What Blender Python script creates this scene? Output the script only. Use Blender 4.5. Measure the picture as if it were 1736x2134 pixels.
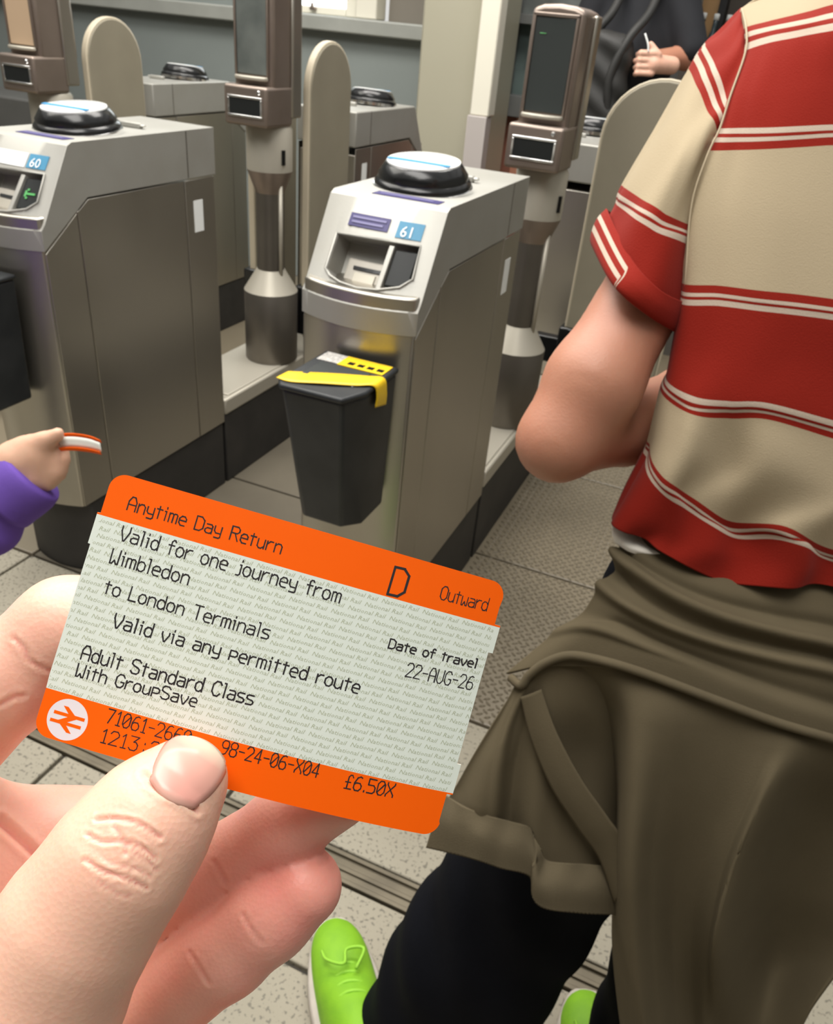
import bpy, bmesh, math, random
import numpy as np
from mathutils import Vector, Matrix
random.seed(7); RNG = np.random.default_rng(7)
for _o in list(bpy.data.objects): bpy.data.objects.remove(_o)
scene = bpy.context.scene
COL = scene.collection

# ------------------------------------------------------------------ camera
FPX, PITCH, ROLL, YAW, CAMH = 1650.0, .5486, .1, .3575, 1.254
IW, IH = 1736.0, 2134.0
_cp, _sp = math.cos(PITCH), math.sin(PITCH)
FW = np.array([-math.sin(YAW)*_cp, math.cos(YAW)*_cp, -_sp])
_r0 = np.array([math.cos(YAW), math.sin(YAW), 0.0]); _u0 = np.cross(_r0, FW)
RT = _r0*math.cos(ROLL) + _u0*math.sin(ROLL)
UP = -_r0*math.sin(ROLL) + _u0*math.cos(ROLL)
CAM = np.array([0.0, 0.0, CAMH])
cd = bpy.data.cameras.new('camera'); cam = bpy.data.objects.new('camera', cd); COL.objects.link(cam)
cam.matrix_world = Matrix(((RT[0], UP[0], -FW[0], CAM[0]), (RT[1], UP[1], -FW[1], CAM[1]), (RT[2], UP[2], -FW[2], CAM[2]), (0, 0, 0, 1)))
cd.sensor_fit = 'HORIZONTAL'; cd.sensor_width = 36.0; cd.lens = FPX/IW*36.0
cd.clip_start = 0.01; cd.clip_end = 100
cd.dof.use_dof = True; cd.dof.focus_distance = 0.165; cd.dof.aperture_fstop = 70.0
scene.camera = cam

# ------------------------------------------------------------------ light
world = bpy.data.worlds.new('overcast_sky'); scene.world = world; world.use_nodes = True
_bg = world.node_tree.nodes['Background']; _bg.inputs[0].default_value = (1.0, .985, .95, 1); _bg.inputs[1].default_value = 0.60
def area(name, loc, target, sx, sy, power, col=(1, .96, .9)):
    l = bpy.data.lights.new(name, 'AREA'); l.shape = 'RECTANGLE'; l.size = sx; l.size_y = sy; l.energy = power; l.color = col
    o = bpy.data.objects.new(name, l); COL.objects.link(o); o.location = loc
    o.rotation_euler = (Vector(target)-Vector(loc)).to_track_quat('-Z', 'Y').to_euler(); return o
area('skylight', (-2.7, 1.3, 3.3), (-.4, 1.1, .5), 2.0, 1.8, 46, (1, .96, .88))
area('added_gate_fill', (-1.1, 2.3, 3.15), (-1.0, 2.0, 0), 2.4, 1.0, 70, (1, .96, .9))  # lamp added to lift the gate tops; no such fitting is known
area('added_top_fill', (-.6, .2, 3.1), (-.5, .35, 0), 2.2, 1.2, 56, (1, .97, .92))  # overhead lamp added to brighten the near ticket and hand
vs = scene.view_settings; vs.view_transform = 'Standard'; vs.look = 'None'; vs.gamma = 1.0; vs.use_curve_mapping = False
vs.exposure = 0.3
scene.cycles.max_bounces = 6

# ------------------------------------------------------------------ helpers
def PX(px, py, d):                        # point at distance d along the view axis behind a photo position
    return CAM + d*((px-IW/2)/FPX*RT + (IH/2-py)/FPX*UP + FW)
def ON(px, py, ax, v):                    # point where the sight line meets the plane x|y|z = v
    r = (px-IW/2)/FPX*RT + (IH/2-py)/FPX*UP + FW; i = 'xyz'.index(ax)
    return CAM + r*(v-CAM[i])/r[i]
def TOPX(P):
    d = np.asarray(P)-CAM; z = d@FW
    return np.stack([IW/2+FPX*(d@RT)/z, IH/2-FPX*(d@UP)/z], -1)
def cam2w(V):                              # camera frame (right, down, forward) to world
    V = np.asarray(V); return CAM + V[..., 0:1]*RT - V[..., 1:2]*UP + V[..., 2:3]*FW

def tag(o, label=None, cat=None, group=None, kind=None):
    if label: o['label'] = label
    if cat: o['category'] = cat
    if group: o['group'] = group
    if kind: o['kind'] = kind
    return o
def empty(name, loc=(0, 0, 0), rz=0.0, parent=None):
    o = bpy.data.objects.new(name, None); o.empty_display_size = .05; COL.objects.link(o)
    o.location = loc; o.rotation_euler = (0, 0, rz)
    if parent is not None: o.parent = parent
    return o
def ob(name, v, f, mat, parent=None, smooth=False, bevel=0, seg=2, solid=0, attr=None, sub=0, angle=None):
    me = bpy.data.meshes.new(name)
    try: fa = np.asarray(f, dtype=np.int32); fa = fa if fa.ndim == 2 else None
    except Exception: fa = None
    if fa is not None and len(fa):
        va = np.asarray(v, dtype=np.float32).reshape(-1, 3); k = fa.shape[1]
        me.vertices.add(len(va)); me.vertices.foreach_set('co', va.ravel()); me.loops.add(fa.size); me.loops.foreach_set('vertex_index', fa.ravel())
        me.polygons.add(len(fa)); me.polygons.foreach_set('loop_start', np.arange(0, fa.size, k, dtype=np.int32)); me.update(calc_edges=True)
    else:
        me.from_pydata([tuple(map(float, p)) for p in v], [], [tuple(int(i) for i in q) for q in f]); me.update()
    o = bpy.data.objects.new(name, me); COL.objects.link(o)
    for m in (mat if isinstance(mat, (list, tuple)) else [mat]): me.materials.append(m)
    if attr:
        for k, a in attr.items():
            at = me.attributes.new(k, 'FLOAT', 'POINT'); at.data.foreach_set('value', np.asarray(a, dtype=np.float32))
    me.polygons.foreach_set('use_smooth', [bool(smooth or bevel or angle)]*len(me.polygons))
    if angle or (bevel and not smooth):
        try: me.set_sharp_from_angle(angle=math.radians(angle or 35))
        except Exception: pass
    if parent is not None: o.parent = parent
    if solid:
        m = o.modifiers.new('thick', 'SOLIDIFY'); m.thickness = solid; m.offset = 0
    if sub:
        m = o.modifiers.new('sub', 'SUBSURF'); m.levels = sub; m.render_levels = sub
    if bevel:
        m = o.modifiers.new('bevel', 'BEVEL'); m.width = bevel; m.segments = seg; m.limit_method = 'ANGLE'; m.angle_limit = math.radians(32)
        m.harden_normals = False
    return o
def box(x0, x1, y0, y1, z0, z1):
    v = [(x, y, z) for x in (x0, x1) for y in (y0, y1) for z in (z0, z1)]
    return v, [(0, 1, 3, 2), (4, 6, 7, 5), (0, 4, 5, 1), (2, 3, 7, 6), (0, 2, 6, 4), (1, 5, 7, 3)]
def prism(outline, z0, z1, o1=None):      # outline (x,y) extruded in z; o1 = other outline on top
    n = len(outline); o1 = o1 or outline
    v = [(x, y, z0) for x, y in outline]+[(x, y, z1) for x, y in o1]
    f = [(i, (i+1) % n, n+(i+1) % n, n+i) for i in range(n)]+[tuple(range(n-1, -1, -1)), tuple(range(n, 2*n))]
    return v, f
def lathe(prof, n=32, cx=0, cy=0, ex=1, ey=1):
    v, f = [], []
    for r, z in prof:
        for k in range(n):
            a = 2*math.pi*k/n; v.append((cx+ex*r*math.cos(a), cy+ey*r*math.sin(a), z))
    for j in range(len(prof)-1):
        for k in range(n): f.append((j*n+k, j*n+(k+1) % n, (j+1)*n+(k+1) % n, (j+1)*n+k))
    f.append(tuple(range(n-1, -1, -1))); f.append(tuple((len(prof)-1)*n+k for k in range(n)))
    return v, f
def tube(pts, r, n=10, caps=True):
    pts = [np.asarray(p, float) for p in pts]; v, f = [], []; rr = r if isinstance(r, (list, tuple, np.ndarray)) else [r]*len(pts)
    t0 = pts[1]-pts[0]; a = np.cross(t0, (0, 0, 1.0)); 
    if np.linalg.norm(a) < 1e-6: a = np.cross(t0, (1.0, 0, 0))
    a /= np.linalg.norm(a)
    for i, p in enumerate(pts):
        t = pts[min(i+1, len(pts)-1)]-pts[max(i-1, 0)]; t = t/np.linalg.norm(t)
        a = a-t*(a@t); a /= np.linalg.norm(a); b = np.cross(t, a)
        for k in range(n):
            q = 2*math.pi*k/n; v.append(p+rr[i]*(math.cos(q)*a+math.sin(q)*b))
    for j in range(len(pts)-1):
        for k in range(n): f.append((j*n+k, j*n+(k+1) % n, (j+1)*n+(k+1) % n, (j+1)*n+k))
    if caps: f.append(tuple(range(n-1, -1, -1))); f.append(tuple((len(pts)-1)*n+k for k in range(n)))
    return v, f
def join(*vf):
    V, F = [], []
    for v, f in vf:
        k = len(V); V += list(v); F += [tuple(i+k for i in q) for q in f]
    return V, F
def crom(P, n, closed=False):             # cubic interpolation of control points P (m,...) at n samples
    P = np.asarray(P, float); m = len(P)
    t = np.linspace(0, m if closed else m-1, n, endpoint=not closed); i = np.minimum(np.floor(t).astype(int), m-1 if closed else m-2); u = t-i
    def g(k):
        if closed: return P[k % m]
        out = P[np.clip(k, 0, m-1)].copy()
        lo = k < 0; hi = k > m-1
        out[lo] = 2*P[0]-P[1]; out[hi] = 2*P[-1]-P[-2]; return out
    p0, p1, p2, p3 = g(i-1), g(i), g(i+1), g(i+2); u = u.reshape(-1, *([1]*(P.ndim-1)))
    T = .5
    return p1+u*(T*(p2-p0)+u*(T*(2*p0-5*p1+4*p2-p3)+u*T*(3*p1-p0-3*p2+p3))), t
def sheet(rows, nu, nv, closed=False, disp=None):
    R = np.array(rows, float)                                    # rows, cols, 3
    A, tv = crom(R, nv); B, tu = crom(np.swapaxes(A, 0, 1), nu, closed)   # nu,nv,3
    if disp is not None:
        du = np.roll(B, -1, 0)-np.roll(B, 1, 0) if closed else np.gradient(B, axis=0)
        dv = np.gradient(B, axis=1); N = np.cross(du, dv); N /= np.linalg.norm(N, axis=-1, keepdims=True)+1e-12
        B = B+N*disp(*np.meshgrid(tu, tv, indexing='ij'))[..., None]
    v = B.reshape(-1, 3); f = []
    for i in range(nu if closed else nu-1):
        j = (i+1) % nu
        for k in range(nv-1): f.append((i*nv+k, j*nv+k, j*nv+k+1, i*nv+k+1))
    gv = np.broadcast_to(tv, (nu, nv)).reshape(-1); gu = np.broadcast_to(tu[:, None], (nu, nv)).reshape(-1)
    return v, f, {'gv': gv, 'gu': gu}

# ------------------------------------------------------------------ distance-field modelling for bodies and hands
def seg_d(P, a, ra, b, rb, flat=None):
    a, b = np.asarray(a, np.float32), np.asarray(b, np.float32); ab = b-a; t = np.clip(((P-a)@ab)/(ab@ab+1e-12), 0, 1)
    d = P-(a+t[..., None]*ab)
    if flat is not None:
        n, k = flat; n = np.asarray(n, np.float32); d = d+((d@n)*(k-1))[..., None]*n
    return np.sqrt((d*d).sum(-1))-(ra+t*(rb-ra))
def smin(a, b, k):
    h = np.clip(.5+.5*(b-a)/k, 0, 1); return b*(1-h)+a*h-k*h*(1-h)
def chain(P, pts, k=0, flat=None):        # pts: (x,y,z,r)
    d = None
    for a, b in zip(pts[:-1], pts[1:]):
        e = seg_d(P, a[:3], a[3], b[:3], b[3], flat); d = e if d is None else (smin(d, e, k) if k else np.minimum(d, e))
    return d
def surfnet(fn, lo, hi, h):
    lo, hi = np.asarray(lo, float), np.asarray(hi, float); n = np.ceil((hi-lo)/h).astype(int)+1
    ax = [lo[i]+h*np.arange(n[i]) for i in range(3)]
    F = np.empty(n, np.float32)
    Y, Z = np.meshgrid(ax[1], ax[2], indexing='ij')
    for c in range(0, n[0], 16):
        xs = ax[0][c:c+16]; G = np.empty((len(xs),)+Y.shape+(3,), np.float32)
        G[..., 0] = xs[:, None, None]; G[..., 1] = Y; G[..., 2] = Z; F[c:c+16] = fn(G)
    S = F < 0
    cnt = sum(S[i:n[0]-1+i, j:n[1]-1+j, k:n[2]-1+k].astype(np.int8) for i in (0, 1) for j in (0, 1) for k in (0, 1))
    act = (cnt > 0) & (cnt < 8); idx = np.argwhere(act); ids = -np.ones(act.shape, np.int64); ids[act] = np.arange(len(idx))
    cor = [(i, j, k) for i in (0, 1) for j in (0, 1) for k in (0, 1)]
    val = {c: F[idx[:, 0]+c[0], idx[:, 1]+c[1], idx[:, 2]+c[2]] for c in cor}
    acc = np.zeros((len(idx), 3)); num = np.zeros(len(idx))
    for c in cor:
        for a in range(3):
            if c[a] == 0:
                e = list(c); e[a] = 1; e = tuple(e); v0, v1 = val[c], val[e]; m = (v0 < 0) != (v1 < 0)
                t = np.where(m, v0/(v0-v1+1e-20), 0); p = np.tile(np.array(c, float), (len(idx), 1)); p[:, a] += t
                acc[m] += p[m]; num[m] += 1
    V = lo+h*(idx+acc/num[:, None]); Q = []
    for a in range(3):
        b, c = (a+1) % 3, (a+2) % 3
        sl0 = [slice(None)]*3; sl1 = [slice(None)]*3; sl0[a] = slice(0, n[a]-1); sl1[a] = slice(1, n[a])
        s0, s1 = S[tuple(sl0)], S[tuple(sl1)]; e = np.argwhere(s0 != s1)
        e = e[(e[:, b] > 0) & (e[:, c] > 0) & (e[:, b] < n[b]-1) & (e[:, c] < n[c]-1)]
        inside = s0[tuple(e.T)]
        def cell(db, dc):
            q = e.copy(); q[:, b] -= db; q[:, c] -= dc; return ids[tuple(q.T)]
        q = np.stack([cell(1, 1), cell(0, 1), cell(0, 0), cell(1, 0)], 1); q[~inside] = q[~inside][:, ::-1]; Q.append(q)
    return V, np.concatenate(Q)
def vnormals(V, Q):
    N = np.zeros_like(V); fn = np.cross(V[Q[:, 2]]-V[Q[:, 0]], V[Q[:, 3]]-V[Q[:, 1]])
    for k in range(4): np.add.at(N, Q[:, k], fn)
    return N/(np.linalg.norm(N, axis=1, keepdims=True)+1e-12)

# ------------------------------------------------------------------ materials
def mat(name, col, rough=.5, metal=0.0, var=0.0, vscale=8.0, bump=0.0, bscale=60.0, spec=.5, sss=0.0, emit=0, coat=0, vcol=None, trans=0.0, stretch=None, rvar=0.0):
    m = bpy.data.materials.new(name); m.use_nodes = True; nt = m.node_tree; b = nt.nodes['Principled BSDF']
    b.inputs['Base Color'].default_value = (*col, 1); b.inputs['Roughness'].default_value = rough; b.inputs['Metallic'].default_value = metal
    b.inputs['Specular IOR Level'].default_value = spec
    if sss: b.inputs['Subsurface Weight'].default_value = sss; b.inputs['Subsurface Radius'].default_value = (1, .35, .2); b.inputs['Subsurface Scale'].default_value = .004
    if emit: b.inputs['Emission Color'].default_value = (*col, 1); b.inputs['Emission Strength'].default_value = emit
    if coat: b.inputs['Coat Weight'].default_value = coat
    if trans: b.inputs['Transmission Weight'].default_value = trans
    tc = nt.nodes.new('ShaderNodeTexCoord'); src = tc.outputs['Object']
    if stretch:
        mp = nt.nodes.new('ShaderNodeMapping'); mp.inputs['Scale'].default_value = stretch; nt.links.new(src, mp.inputs[0]); src = mp.outputs[0]
    if var:
        n = nt.nodes.new('ShaderNodeTexNoise'); n.inputs['Scale'].default_value = vscale; n.inputs['Detail'].default_value = 5; nt.links.new(src, n.inputs['Vector'])
        r = nt.nodes.new('ShaderNodeValToRGB'); c2 = vcol or tuple(c*.55 for c in col)
        r.color_ramp.elements[0].position = .5-.25*var-.1; r.color_ramp.elements[0].color = (*[a*var+b_*(1-var) for a, b_ in zip(c2, col)], 1)
        r.color_ramp.elements[1].position = .62; r.color_ramp.elements[1].color = (*col, 1)
        nt.links.new(n.outputs['Fac'], r.inputs[0]); nt.links.new(r.outputs[0], b.inputs['Base Color'])
        if rvar:
            mr = nt.nodes.new('ShaderNodeMapRange'); mr.inputs['To Min'].default_value = rough-rvar; mr.inputs['To Max'].default_value = rough+rvar
            nt.links.new(n.outputs['Fac'], mr.inputs['Value']); nt.links.new(mr.outputs[0], b.inputs['Roughness'])
    if bump:
        n = nt.nodes.new('ShaderNodeTexNoise'); n.inputs['Scale'].default_value = bscale; n.inputs['Detail'].default_value = 3; nt.links.new(src, n.inputs['Vector'])
        bp = nt.nodes.new('ShaderNodeBump'); bp.inputs['Strength'].default_value = bump; bp.inputs['Distance'].default_value = .002
        nt.links.new(n.outputs['Fac'], bp.inputs['Height']); nt.links.new(bp.outputs[0], b.inputs['Normal'])
    return m
def ramp_mat(name, stops, n, attr='gv', rough=.85, bump=.3, bscale=900, interp='CONSTANT', sheen=.04):
    m = bpy.data.materials.new(name); m.use_nodes = True; nt = m.node_tree; b = nt.nodes['Principled BSDF']; b.inputs['Roughness'].default_value = rough
    b.inputs['Specular IOR Level'].default_value = .12; b.inputs['Sheen Weight'].default_value = sheen
    a = nt.nodes.new('ShaderNodeAttribute'); a.attribute_name = attr
    mu = nt.nodes.new('ShaderNodeMath'); mu.operation = 'MULTIPLY'; mu.inputs[1].default_value = 1.0/n; nt.links.new(a.outputs['Fac'], mu.inputs[0])
    r = nt.nodes.new('ShaderNodeValToRGB'); cr = r.color_ramp; cr.interpolation = interp
    for i, (p, c) in enumerate(stops):
        e = cr.elements[i] if i < 2 else cr.elements.new(p/n)
        e.position = p/n; e.color = (*c, 1)
    nt.links.new(mu.outputs[0], r.inputs[0]); nt.links.new(r.outputs[0], b.inputs['Base Color'])
    if bump:
        tc = nt.nodes.new('ShaderNodeTexCoord'); no = nt.nodes.new('ShaderNodeTexNoise'); no.inputs['Scale'].default_value = bscale; nt.links.new(tc.outputs['Object'], no.inputs['Vector'])
        bp = nt.nodes.new('ShaderNodeBump'); bp.inputs['Strength'].default_value = bump; bp.inputs['Distance'].default_value = .001
        nt.links.new(no.outputs['Fac'], bp.inputs['Height']); nt.links.new(bp.outputs[0], b.inputs['Normal'])
    return m
def text_mesh(s, size, italic=0.0, res=2):
    c = bpy.data.curves.new('t', 'FONT'); c.body = s; c.size = size; c.shear = italic; c.resolution_u = res
    o = bpy.data.objects.new('t', c); COL.objects.link(o); dg = bpy.context.evaluated_depsgraph_get()
    me = bpy.data.meshes.new_from_object(o.evaluated_get(dg)); V = np.array([v.co[:] for v in me.vertices]).reshape(-1, 3); F = [tuple(p.vertices) for p in me.polygons]
    bpy.data.objects.remove(o); bpy.data.curves.remove(c); bpy.data.meshes.remove(me); return V, F

STEEL = mat('brushed_steel', (.45, .425, .375), .31, .92, .4, 3.0, .03, 300, vcol=(.30, .28, .235), stretch=(1, 1, .3), rvar=.06)
STEEL_TOP = mat('worn_pale_steel', (.40, .395, .365), .50, .5, .4, 9.0, .06, 200, spec=.4, vcol=(.33, .315, .275), rvar=.05)
STEEL_D = mat('dark_steel', (.17, .155, .135), .42, .8, .4, 6.0, vcol=(.09, .08, .07))
BRONZE = mat('bronze_grey_metal', (.30, .245, .21), .38, .75, .35, 10, vcol=(.2, .16, .13))
PALE = mat('pale_grey_metal', (.47, .44, .37), .45, .4, .3, 12, vcol=(.45, .42, .36))
BLACK = mat('black_plastic', (.008, .0085, .009), .2, 0, .3, 30, .05, 400)
PLINTH = mat('black_painted_plinth', (.02, .019, .018), .6, 0, .4, 10, vcol=(.05, .045, .04))
BINM = mat('bin_plastic', (.012, .0145, .017), .45, 0, .35, 14, .12, 500, vcol=(.045, .048, .05))
CHROME = mat('chrome', (.8, .8, .8), .15, 1)
WHITE = mat('white_print', (.85, .87, .86), .4)
PADTOP = mat('white_reader_face', (.88, .90, .9), .12, 0, coat=.5)
BLUE = mat('blue_print', (.05, .28, .55), .4)
LBLUE = mat('light_blue_sticker', (.05, .24, .40), .45)
PURPLE = mat('purple_sticker', (.045, .037, .15), .45)
LILAC = mat('faded_lilac_print', (.20, .19, .36), .5)
DISP = mat('dark_display_glass', (.018, .02, .02), .4, 0, spec=.25)
SCREEN = mat('screen_glass', (.035, .042, .042), .10, 0, coat=.6)
GREEN = mat('green_led', (.08, .35, .10), .4, emit=.15)
BEIGE = mat('beige_moulding', (.50, .47, .41), .5, .1, .3, 20)
PADDLE = mat('grey_rubber_paddle', (.25, .225, .165), .65, 0, .35, 6, .1, 300, vcol=(.17, .15, .11))
PADEDGE = mat('lit_paddle_edge', (.50, .44, .33), .5)  # paler edge colour paints in the light caught by the narrow side
YELLOW = mat('yellow_tape', (.90, .60, .015), .38, 0, .25, 20, vcol=(.75, .48, .02))
# ================================================================== the setting
STONE = mat('speckled_stone', (.345, .315, .245), .7, 0, .55, 3.0, .25, 160, vcol=(.26, .23, .17))
def speckle(m, scale=170, dark=(.20, .185, .15), amt=.47):
    nt = m.node_tree; b = nt.nodes['Principled BSDF']; prev = b.inputs['Base Color'].links[0].from_socket
    tc = nt.nodes.new('ShaderNodeTexCoord'); n = nt.nodes.new('ShaderNodeTexNoise'); n.inputs['Scale'].default_value = scale; n.inputs['Detail'].default_value = 2
    nt.links.new(tc.outputs['Object'], n.inputs['Vector']); r = nt.nodes.new('ShaderNodeValToRGB'); r.color_ramp.elements[0].position = amt-.05; r.color_ramp.elements[0].color = (1, 1, 1, 1)
    r.color_ramp.elements[1].position = amt; r.color_ramp.elements[1].color = (0, 0, 0, 1)
    nt.links.new(n.outputs['Fac'], r.inputs[0]); mx = nt.nodes.new('ShaderNodeMix'); mx.data_type = 'RGBA'
    nt.links.new(r.outputs[0], mx.inputs[0]); nt.links.new(prev, mx.inputs[6]); mx.inputs[7].default_value = (*dark, 1); nt.links.new(mx.outputs[2], b.inputs['Base Color'])
speckle(STONE, 150, (.17, .155, .12), .42)
TREAD = mat('tread_stone', (.21, .178, .125), .34, 0, .5, 4, .2, 200, spec=.6, vcol=(.16, .135, .095))
PASS = mat('dark_passage_stone', (.125, .108, .078), .6, 0, .5, 5, .25, 160, vcol=(.08, .068, .048))  # darker stone colour for the slabs between the gates
GROUT = mat('dark_joint', (.07, .062, .05), .8)
floor = ob('floor', *box(-6, 3, -3, 7, -.06, -.012), GROUT); tag(floor, 'grey stone station floor under the ticket gates', None, kind='structure')
def slab(name, x0, x1, y0, y1, z0, z1, m):
    v, f = box(x0+.004, x1-.004, y0+.004, y1-.004, z0, z1); return ob(name, v, f, m, floor, bevel=.003)
xs = [-4.2, -3.3, -2.4, -1.5, -.6, .3, 1.2]
for a, b in zip(xs[:-1], xs[1:]):
    for y0, y1 in ((-1.9, -.64), (-.64, -.03), (-.03, .59), (.59, .745)): slab('stone_slab', a-.35, b-.35, y0, y1, -.03, 0, STONE)
    for y0, y1 in ((.80, 1.2), (1.2, 1.81), (1.81, 2.42), (2.42, 3.1), (3.1, 3.9)):
        if a > -1.6 and a < -.7 and y0 < 3: continue
        if a < -1: slab('stone_slab', a, b, y0, y1, -.03, 0, TREAD if y0 > 1 else STONE)
        elif y0 > 3: slab('stone_slab', a, b, y0, y1, -.03, 0, TREAD)
for y0, y1 in ((.80, 1.2), (1.2, 1.81), (1.81, 2.42), (2.42, 3.1)):
    slab('stone_slab', -1.5, -.62, y0, y1, -.03, 0, PASS if y0 > 1 else STONE)
# pimpled tread plates in the passage on the right
def studs(x0, x1, y0, y1):
    V, F = [], []; sx, sy = .021, .021; j = 0; y = y0+.012
    while y < y1-.008:
        x = x0+.012+(sx/2 if j % 2 else 0)
        while x < x1-.008:
            jx, jy = random.uniform(-.002, .002), random.uniform(-.002, .002); s = 1 if (j % 2) else -1; w, l = .0046, .0095; c, sn = math.cos(s*.6), math.sin(s*.6); k = len(V)
            for px, py, pz in ((l, 0, 0), (0, w, 0), (-l, 0, 0), (0, -w, 0), (l*.45, 0, .0048), (-l*.45, 0, .0048)):
                V.append((x+jx+px*c-py*sn, y+jy+px*sn+py*c, pz))
            F += [(k, k+1, k+4), (k+1, k+2, k+5), (k+1, k+5, k+4), (k+2, k+3, k+5), (k+3, k, k+4), (k+3, k+4, k+5)]
            x += sx
        y += sy*.62; j += 1
    return V, F
for x0, x1 in ((-.62, .30), (.30, 1.2)):
    for y0, y1 in ((.80, 1.2), (1.2, 1.81), (1.81, 2.42), (2.42, 3.1)):
        if y0 < 1: slab('stone_slab', x0, x1, y0, y1, -.03, 0, STONE); continue
        p = slab('tread_plate', x0, x1, y0, y1, -.03, 0, TREAD)
        s = ob('raised_tread_pattern', *studs(max(x0, -.48), x1, y0, y1), TREAD, p); s['kind'] = 'stuff'
# steel channel that crosses the floor
CHAN = mat('worn_channel_steel', (.17, .145, .10), .5, .5, .5, 12, vcol=(.05, .042, .03))
ch = ob('floor_channel', *box(-4.2, 1.5, .752, .793, -.03, -.004), CHAN, floor, bevel=.002)
for y in (.749, .771, .795): ob('channel_rib', *box(-4.2, 1.5, y-.004, y+.004, -.03, .002 if y != .771 else 0.0), CHAN, floor, bevel=.001)

WALLG = mat('grey_painted_wall', (.255, .285, .275), .5, 0, .3, 3, .12, 25, vcol=(.20, .225, .215))
WALLC = mat('cream_painted_column', (.38, .36, .275), .4, 0, .25, 4, .05, 30, vcol=(.40, .38, .30))
RAIL = mat('grey_rail_paint', (.36, .37, .34), .4, 0, .3, 6)
CREAM = mat('cream_trim', (.78, .75, .64), .45)
wb = ob('wall_back', *box(-6, -1.55, 3.9, 4.05, 0, 1.2), WALLG); tag(wb, 'grey painted wall behind the ticket gates', kind='structure')
ob('upper_wall', *box(-6, -2.62, 3.93, 4.05, 1.26, 3.2), WALLG, wb); ob('lintel', *box(-2.62, -1.55, 3.93, 4.05, 2.3, 3.2), WALLG, wb); ob('pier', *box(-1.86, -1.55, 3.95, 4.05, 1.26, 2.3), mat('brown_pier', (.20, .18, .15), .6), wb)
t = ob('trim_1', *box(-6, -1.5, 3.83, 3.95, 1.195, 1.26), RAIL, bevel=.008); tag(t, 'grey dado rail along the back wall', kind='structure')
# window above the rail
w = ob('window_1', *join(box(-2.60, -2.54, 3.9, 3.96, 1.26, 2.3), box(-2.06, -2.0, 3.9, 3.96, 1.26, 2.3), box(-2.54, -2.06, 3.9, 3.96, 1.26, 1.292), box(-2.54, -2.06, 3.9, 3.96, 2.24, 2.3)), CREAM, bevel=.005)
tag(w, 'cream framed window above the grey rail', kind='structure')
ob('pane', *box(-2.54, -2.06, 3.925, 3.93, 1.292, 2.24), mat('bright_window_glass', (.9, .97, 1), .05, 0, emit=2.6), w)
ob('window_post', *box(-1.99, -1.88, 3.86, 3.96, 1.26, 2.3), CREAM, w, bevel=.006)
v, f = join(box(-2.245, -2.215, 3.88, 3.9, 1.275, 1.288), box(-2.236, -2.224, 3.875, 3.89, 1.28, 1.305)); ob('latch', v, f, BRONZE, w, bevel=.002)
# column right of the window
c = ob('wall_column', *box(-1.52, -1.22, 3.55, 3.95, 0, 3.2), WALLC, bevel=.012); tag(c, 'cream painted square column beside the back wall', kind='structure')
ob('corner_trim', *box(-1.25, -1.165, 3.50, 3.58, .955, 3.2), CREAM, c, bevel=.006)
ob('corner_post', *box(-1.255, -1.17, 3.49, 3.56, 0, .955), mat('pinkish_grey_panel', (.45, .41, .39), .5), c, bevel=.004)
# glazed booth, seen between the column and the display post
booth = empty('ticket_booth', (-1.06, 4.16, 0)); tag(booth, 'grey glazed ticket booth behind the nearest display post', 'booth')
GREYB = mat('booth_grey', (.16, .165, .16), .5, 0, .3, 10)
ob('frame', *join(box(-.25, -.19, -.2, .1, .93, 2.2), box(.5, .56, -.2, .1, .93, 2.2), box(-.19, .5, -.2, .1, .93, 1.02), box(-.19, .5, -.2, .1, 1.30, 1.34), box(-.25, .56, -.2, .1, 2.15, 2.2)), GREYB, booth, bevel=.004)
ob('glass', *box(-.19, .5, -.1, -.09, 1.02, 1.30), mat('dim_glass', (.16, .21, .20), .08, 0, .6, 9, vcol=(.05, .06, .06), coat=.5), booth)
ob('upper_glass', *box(-.19, .5, -.1, -.09, 1.34, 2.15), mat('dim_glass_upper', (.20, .22, .21), .08, 0, .6, 9, vcol=(.06, .06, .06), coat=.5), booth)
ob('counter_panel', *box(-.25, .56, -.12, .1, 0, .93), mat('red_brown_panel', (.30, .12, .08), .6, 0, .3, 5), booth)
ob('notice', *box(-.14, .3, -.13, -.12, .62, .93), mat('salmon_notice', (.62, .27, .17), .6), booth)
# shop at the far right, with wooden boards and a chiller of bottles
shop = empty('shop_unit', (-.5, 5.0, 0)); tag(shop, 'wooden shop unit with upright boards beyond the far person', 'shop unit')
WOOD = mat('pale_wood', (.55, .33, .15), .5, 0, .4, 6, vcol=(.42, .22, .08), stretch=(1, 1, .2)); DARKW = mat('black_frame', (.015, .015, .016), .5)
ob('back_panel', *box(-.6, 1.6, .1, .16, 0, 2.6), mat('shop_back', (.10, .085, .07), .7, 0, .5, 6), shop)
for i, x in enumerate((-.45, -.28, -.12, .25, .42, .6)): ob('wooden_board', *box(x, x+.13, -.02, .1, 0, 2.6), WOOD, shop, bevel=.004)
for x in (-.31, -.15, .0): ob('upright', *box(x, x+.035, -.05, .1, 0, 2.6), DARKW, shop)
ob('price_card', *box(-.16, -.12, -.06, -.05, 1.16, 1.24), WHITE, shop)
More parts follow.
